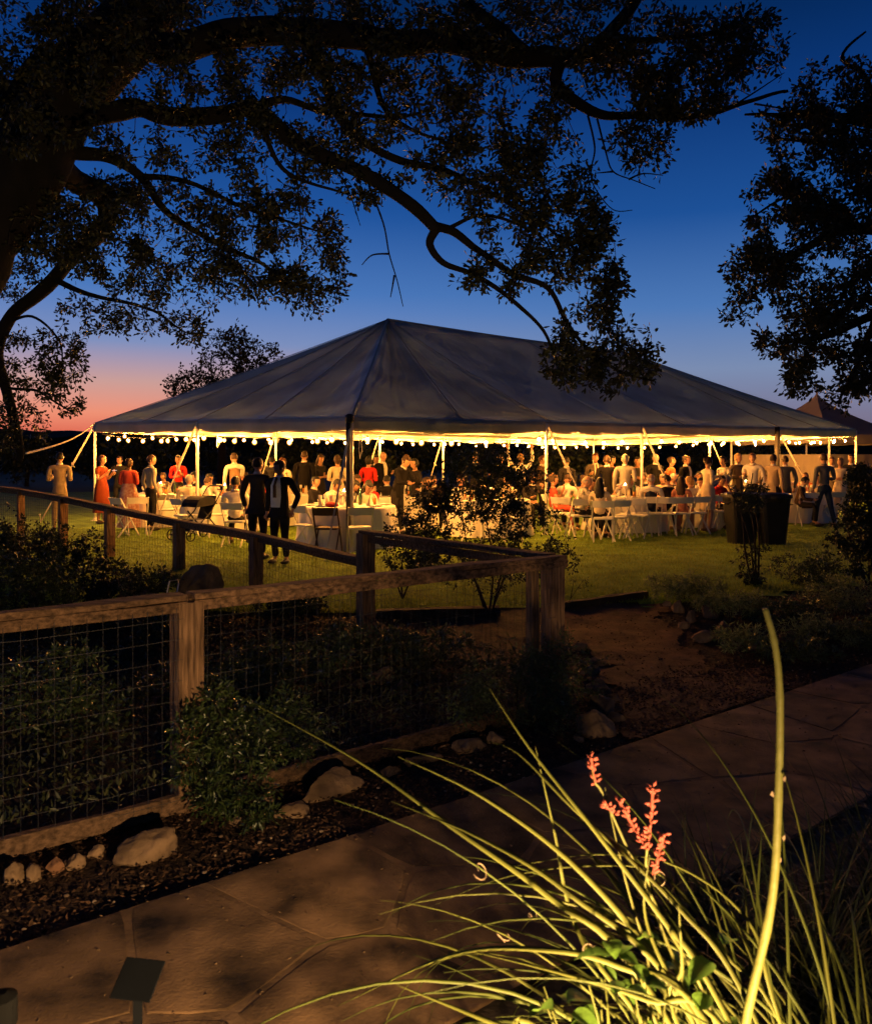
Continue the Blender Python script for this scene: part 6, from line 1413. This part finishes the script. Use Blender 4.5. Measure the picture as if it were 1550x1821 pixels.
for i in range(26):
    q = at(rr.uniform(960, 1280), rr.uniform(1720, 1880), rr.uniform(1.65, 1.88)); b_ = Vector((.42 + rr.uniform(-.12, .14), 1.75 + rr.uniform(-.1, .1), -.35)); mb.tube([b_ - bl_root.location, (b_.lerp(q, .6) + Vector((0, 0, .05))) - bl_root.location, q - bl_root.location], [.004, .003, .002], 5)
o = mb.build('stems', M_yblade, bl_root, sm=True); o['kind'] = 'stuff'
# dark hair grass clumps filling the bed on the right
M_hair = leafmat('dark_grass_blade', (.008, .013, .005), (.028, .038, .014), .2, .55)
def grass_clump(c, n, L0, L1, label, wd=.0035, spread=1.0, emin=40):
    root = empty('ornamental_grass', c); tag(root, label, 'grass clump', 'dark grass clumps in the right bed'); V = []; FS = []
    for i in range(n):
        a = rr.uniform(0, 6.283); L = rr.uniform(L0, L1); e = R(rr.uniform(emin, 88)); p = Vector((rr.gauss(0, .06), rr.gauss(0, .06), 0)); m_ = 10; o_ = len(V); de = R(rr.uniform(4, 15))
        sd_ = Vector((-math.sin(a), math.cos(a), 0)); 
        for k_ in range(m_ + 1):
            w_ = wd * (1 - (k_ / m_) ** 2) + .0004; V += [p - sd_ * w_, p + sd_ * w_]
            p = p + Vector((math.cos(a) * math.cos(e), math.sin(a) * math.cos(e), math.sin(e))) * (L / m_); e -= de * (.4 + k_ / m_ * spread); p.z = max(p.z, .01)
        for k_ in range(m_): FS.append((o_ + 2 * k_, o_ + 2 * k_ + 1, o_ + 2 * k_ + 3, o_ + 2 * k_ + 2))
    mb = MB(); mb.add(V, FS); o = mb.build('blades', M_hair, root); o['kind'] = 'stuff'
grass_clump((1.25, 2.75, -.36), 420, .5, .95, 'dark arching grass clump right of the tall stalk'); grass_clump((1.75, 3.2, -.36), 380, .5, .9, 'dark grass clump at the right edge beside the walkway')
grass_clump((1.32, 2.25, -.36), 320, .45, .85, 'dark grass clump at the lower right corner'); grass_clump((.95, 3.0, -.36), 280, .45, .85, 'dark grass drooping over the walkway behind the red blossoms'); grass_clump((2.3, 3.9, -.36), 300, .4, .8, 'dark grass clump farthest along the right bed')
# soil under the foreground plants
mb = MB(); q = [wpt(-4, -1.3), wpt(9, -1.3), wpt(9, -4.2), wpt(-4, -4.2)]; mb.add([(p.x, p.y, -.352) for p in q], [(3, 2, 1, 0)]); o = mb.build('planting_bed', M_soil); o['kind'] = 'structure'
# metal plant marker standing in the near bed
M_matte = mat('matte_black', (.008, .008, .008), .9, .2, 6, spec=.05)
M_mark = mat('dark_zinc', (.007, .008, .010), .9, .2, 6, spec=.03)
mc = at(245, 1742, 2.05); mr_ = empty('plant_marker', (mc.x, mc.y, -.35)); tag(mr_, 'blank dark metal plant marker on a post at the lower left', 'marker')
Rm = Matrix.Rotation(R(-10), 3, 'Z') @ Matrix.Rotation(R(-56), 3, 'X'); mb = MB(); hz = mc.z + .35
mb.box((0, 0, hz), (.104, .004, .095), Rm); mb.build('plate', M_mark, mr_, bevel=.0015)
mb = MB(); mb.box((-.008, .022, (hz - .02) / 2), (.022, .006, hz - .02)); mb.build('post', M_mark, mr_)
# unlit black bollard at the corner
bc = at(2, 1765, 1.9); br = empty('garden_bollard', (bc.x, bc.y, -.35)); tag(br, 'unlit black garden bollard cut off at the lower left corner', 'bollard')
mb = MB(); mb.lathe([(.03, 0), (.03, bc.z + .27)], n=16); mb.build('stem', M_matte, br); mb = MB(); mb.lathe([(.03, 0), (.034, .01), (.034, .07), (.012, .08)], (0, 0, bc.z + .27), 16); mb.build('cap', M_matte, br)
# the garden uplight that lights the yucca, the path and the fence post
lp = Vector((.62, .74, .44)); lr = empty('garden_spotlight', (lp.x, lp.y, -.35)); tag(lr, 'low garden spotlight in the bed under the yucca', 'spotlight')
aim = (Vector((-.12, 2.0, .24)) - lp).normalized(); qd = aim.to_track_quat('-Z', 'Y')
mb = MB(); LH = lp.z + .35; mb.tube([(0, 0, 0), (0, 0, LH - .02)], .012, 8); mb.build('stake', M_black, lr)
mb = MB(); m3 = qd.to_matrix(); prof = [(.012, .07), (.03, .05), (.032, -.03), (.036, -.05)]; mm = MB(); mm.lathe(prof, n=14, capb=True, capt=False); mb.add([m3 @ Vector(v) + Vector((0, 0, LH)) for v in mm.v], mm.f); mb.build('housing', M_black, lr, sm=True)
ld = bpy.data.lights.new('spot_beam', 'SPOT'); ld.energy = 620; ld.color = (1.0, .62, .27); ld.spot_size = R(132); ld.spot_blend = 1.0; ld.shadow_soft_size = .025
lo = bpy.data.objects.new('spot_beam', ld); COL.objects.link(lo); lo.parent = lr; lo.location = Vector((0, 0, LH)) + aim * .06; lo.rotation_euler = qd.to_euler()
print('BULBS', NB, 'PEOPLE', NPER, 'OAK LEAVES', NOAK)
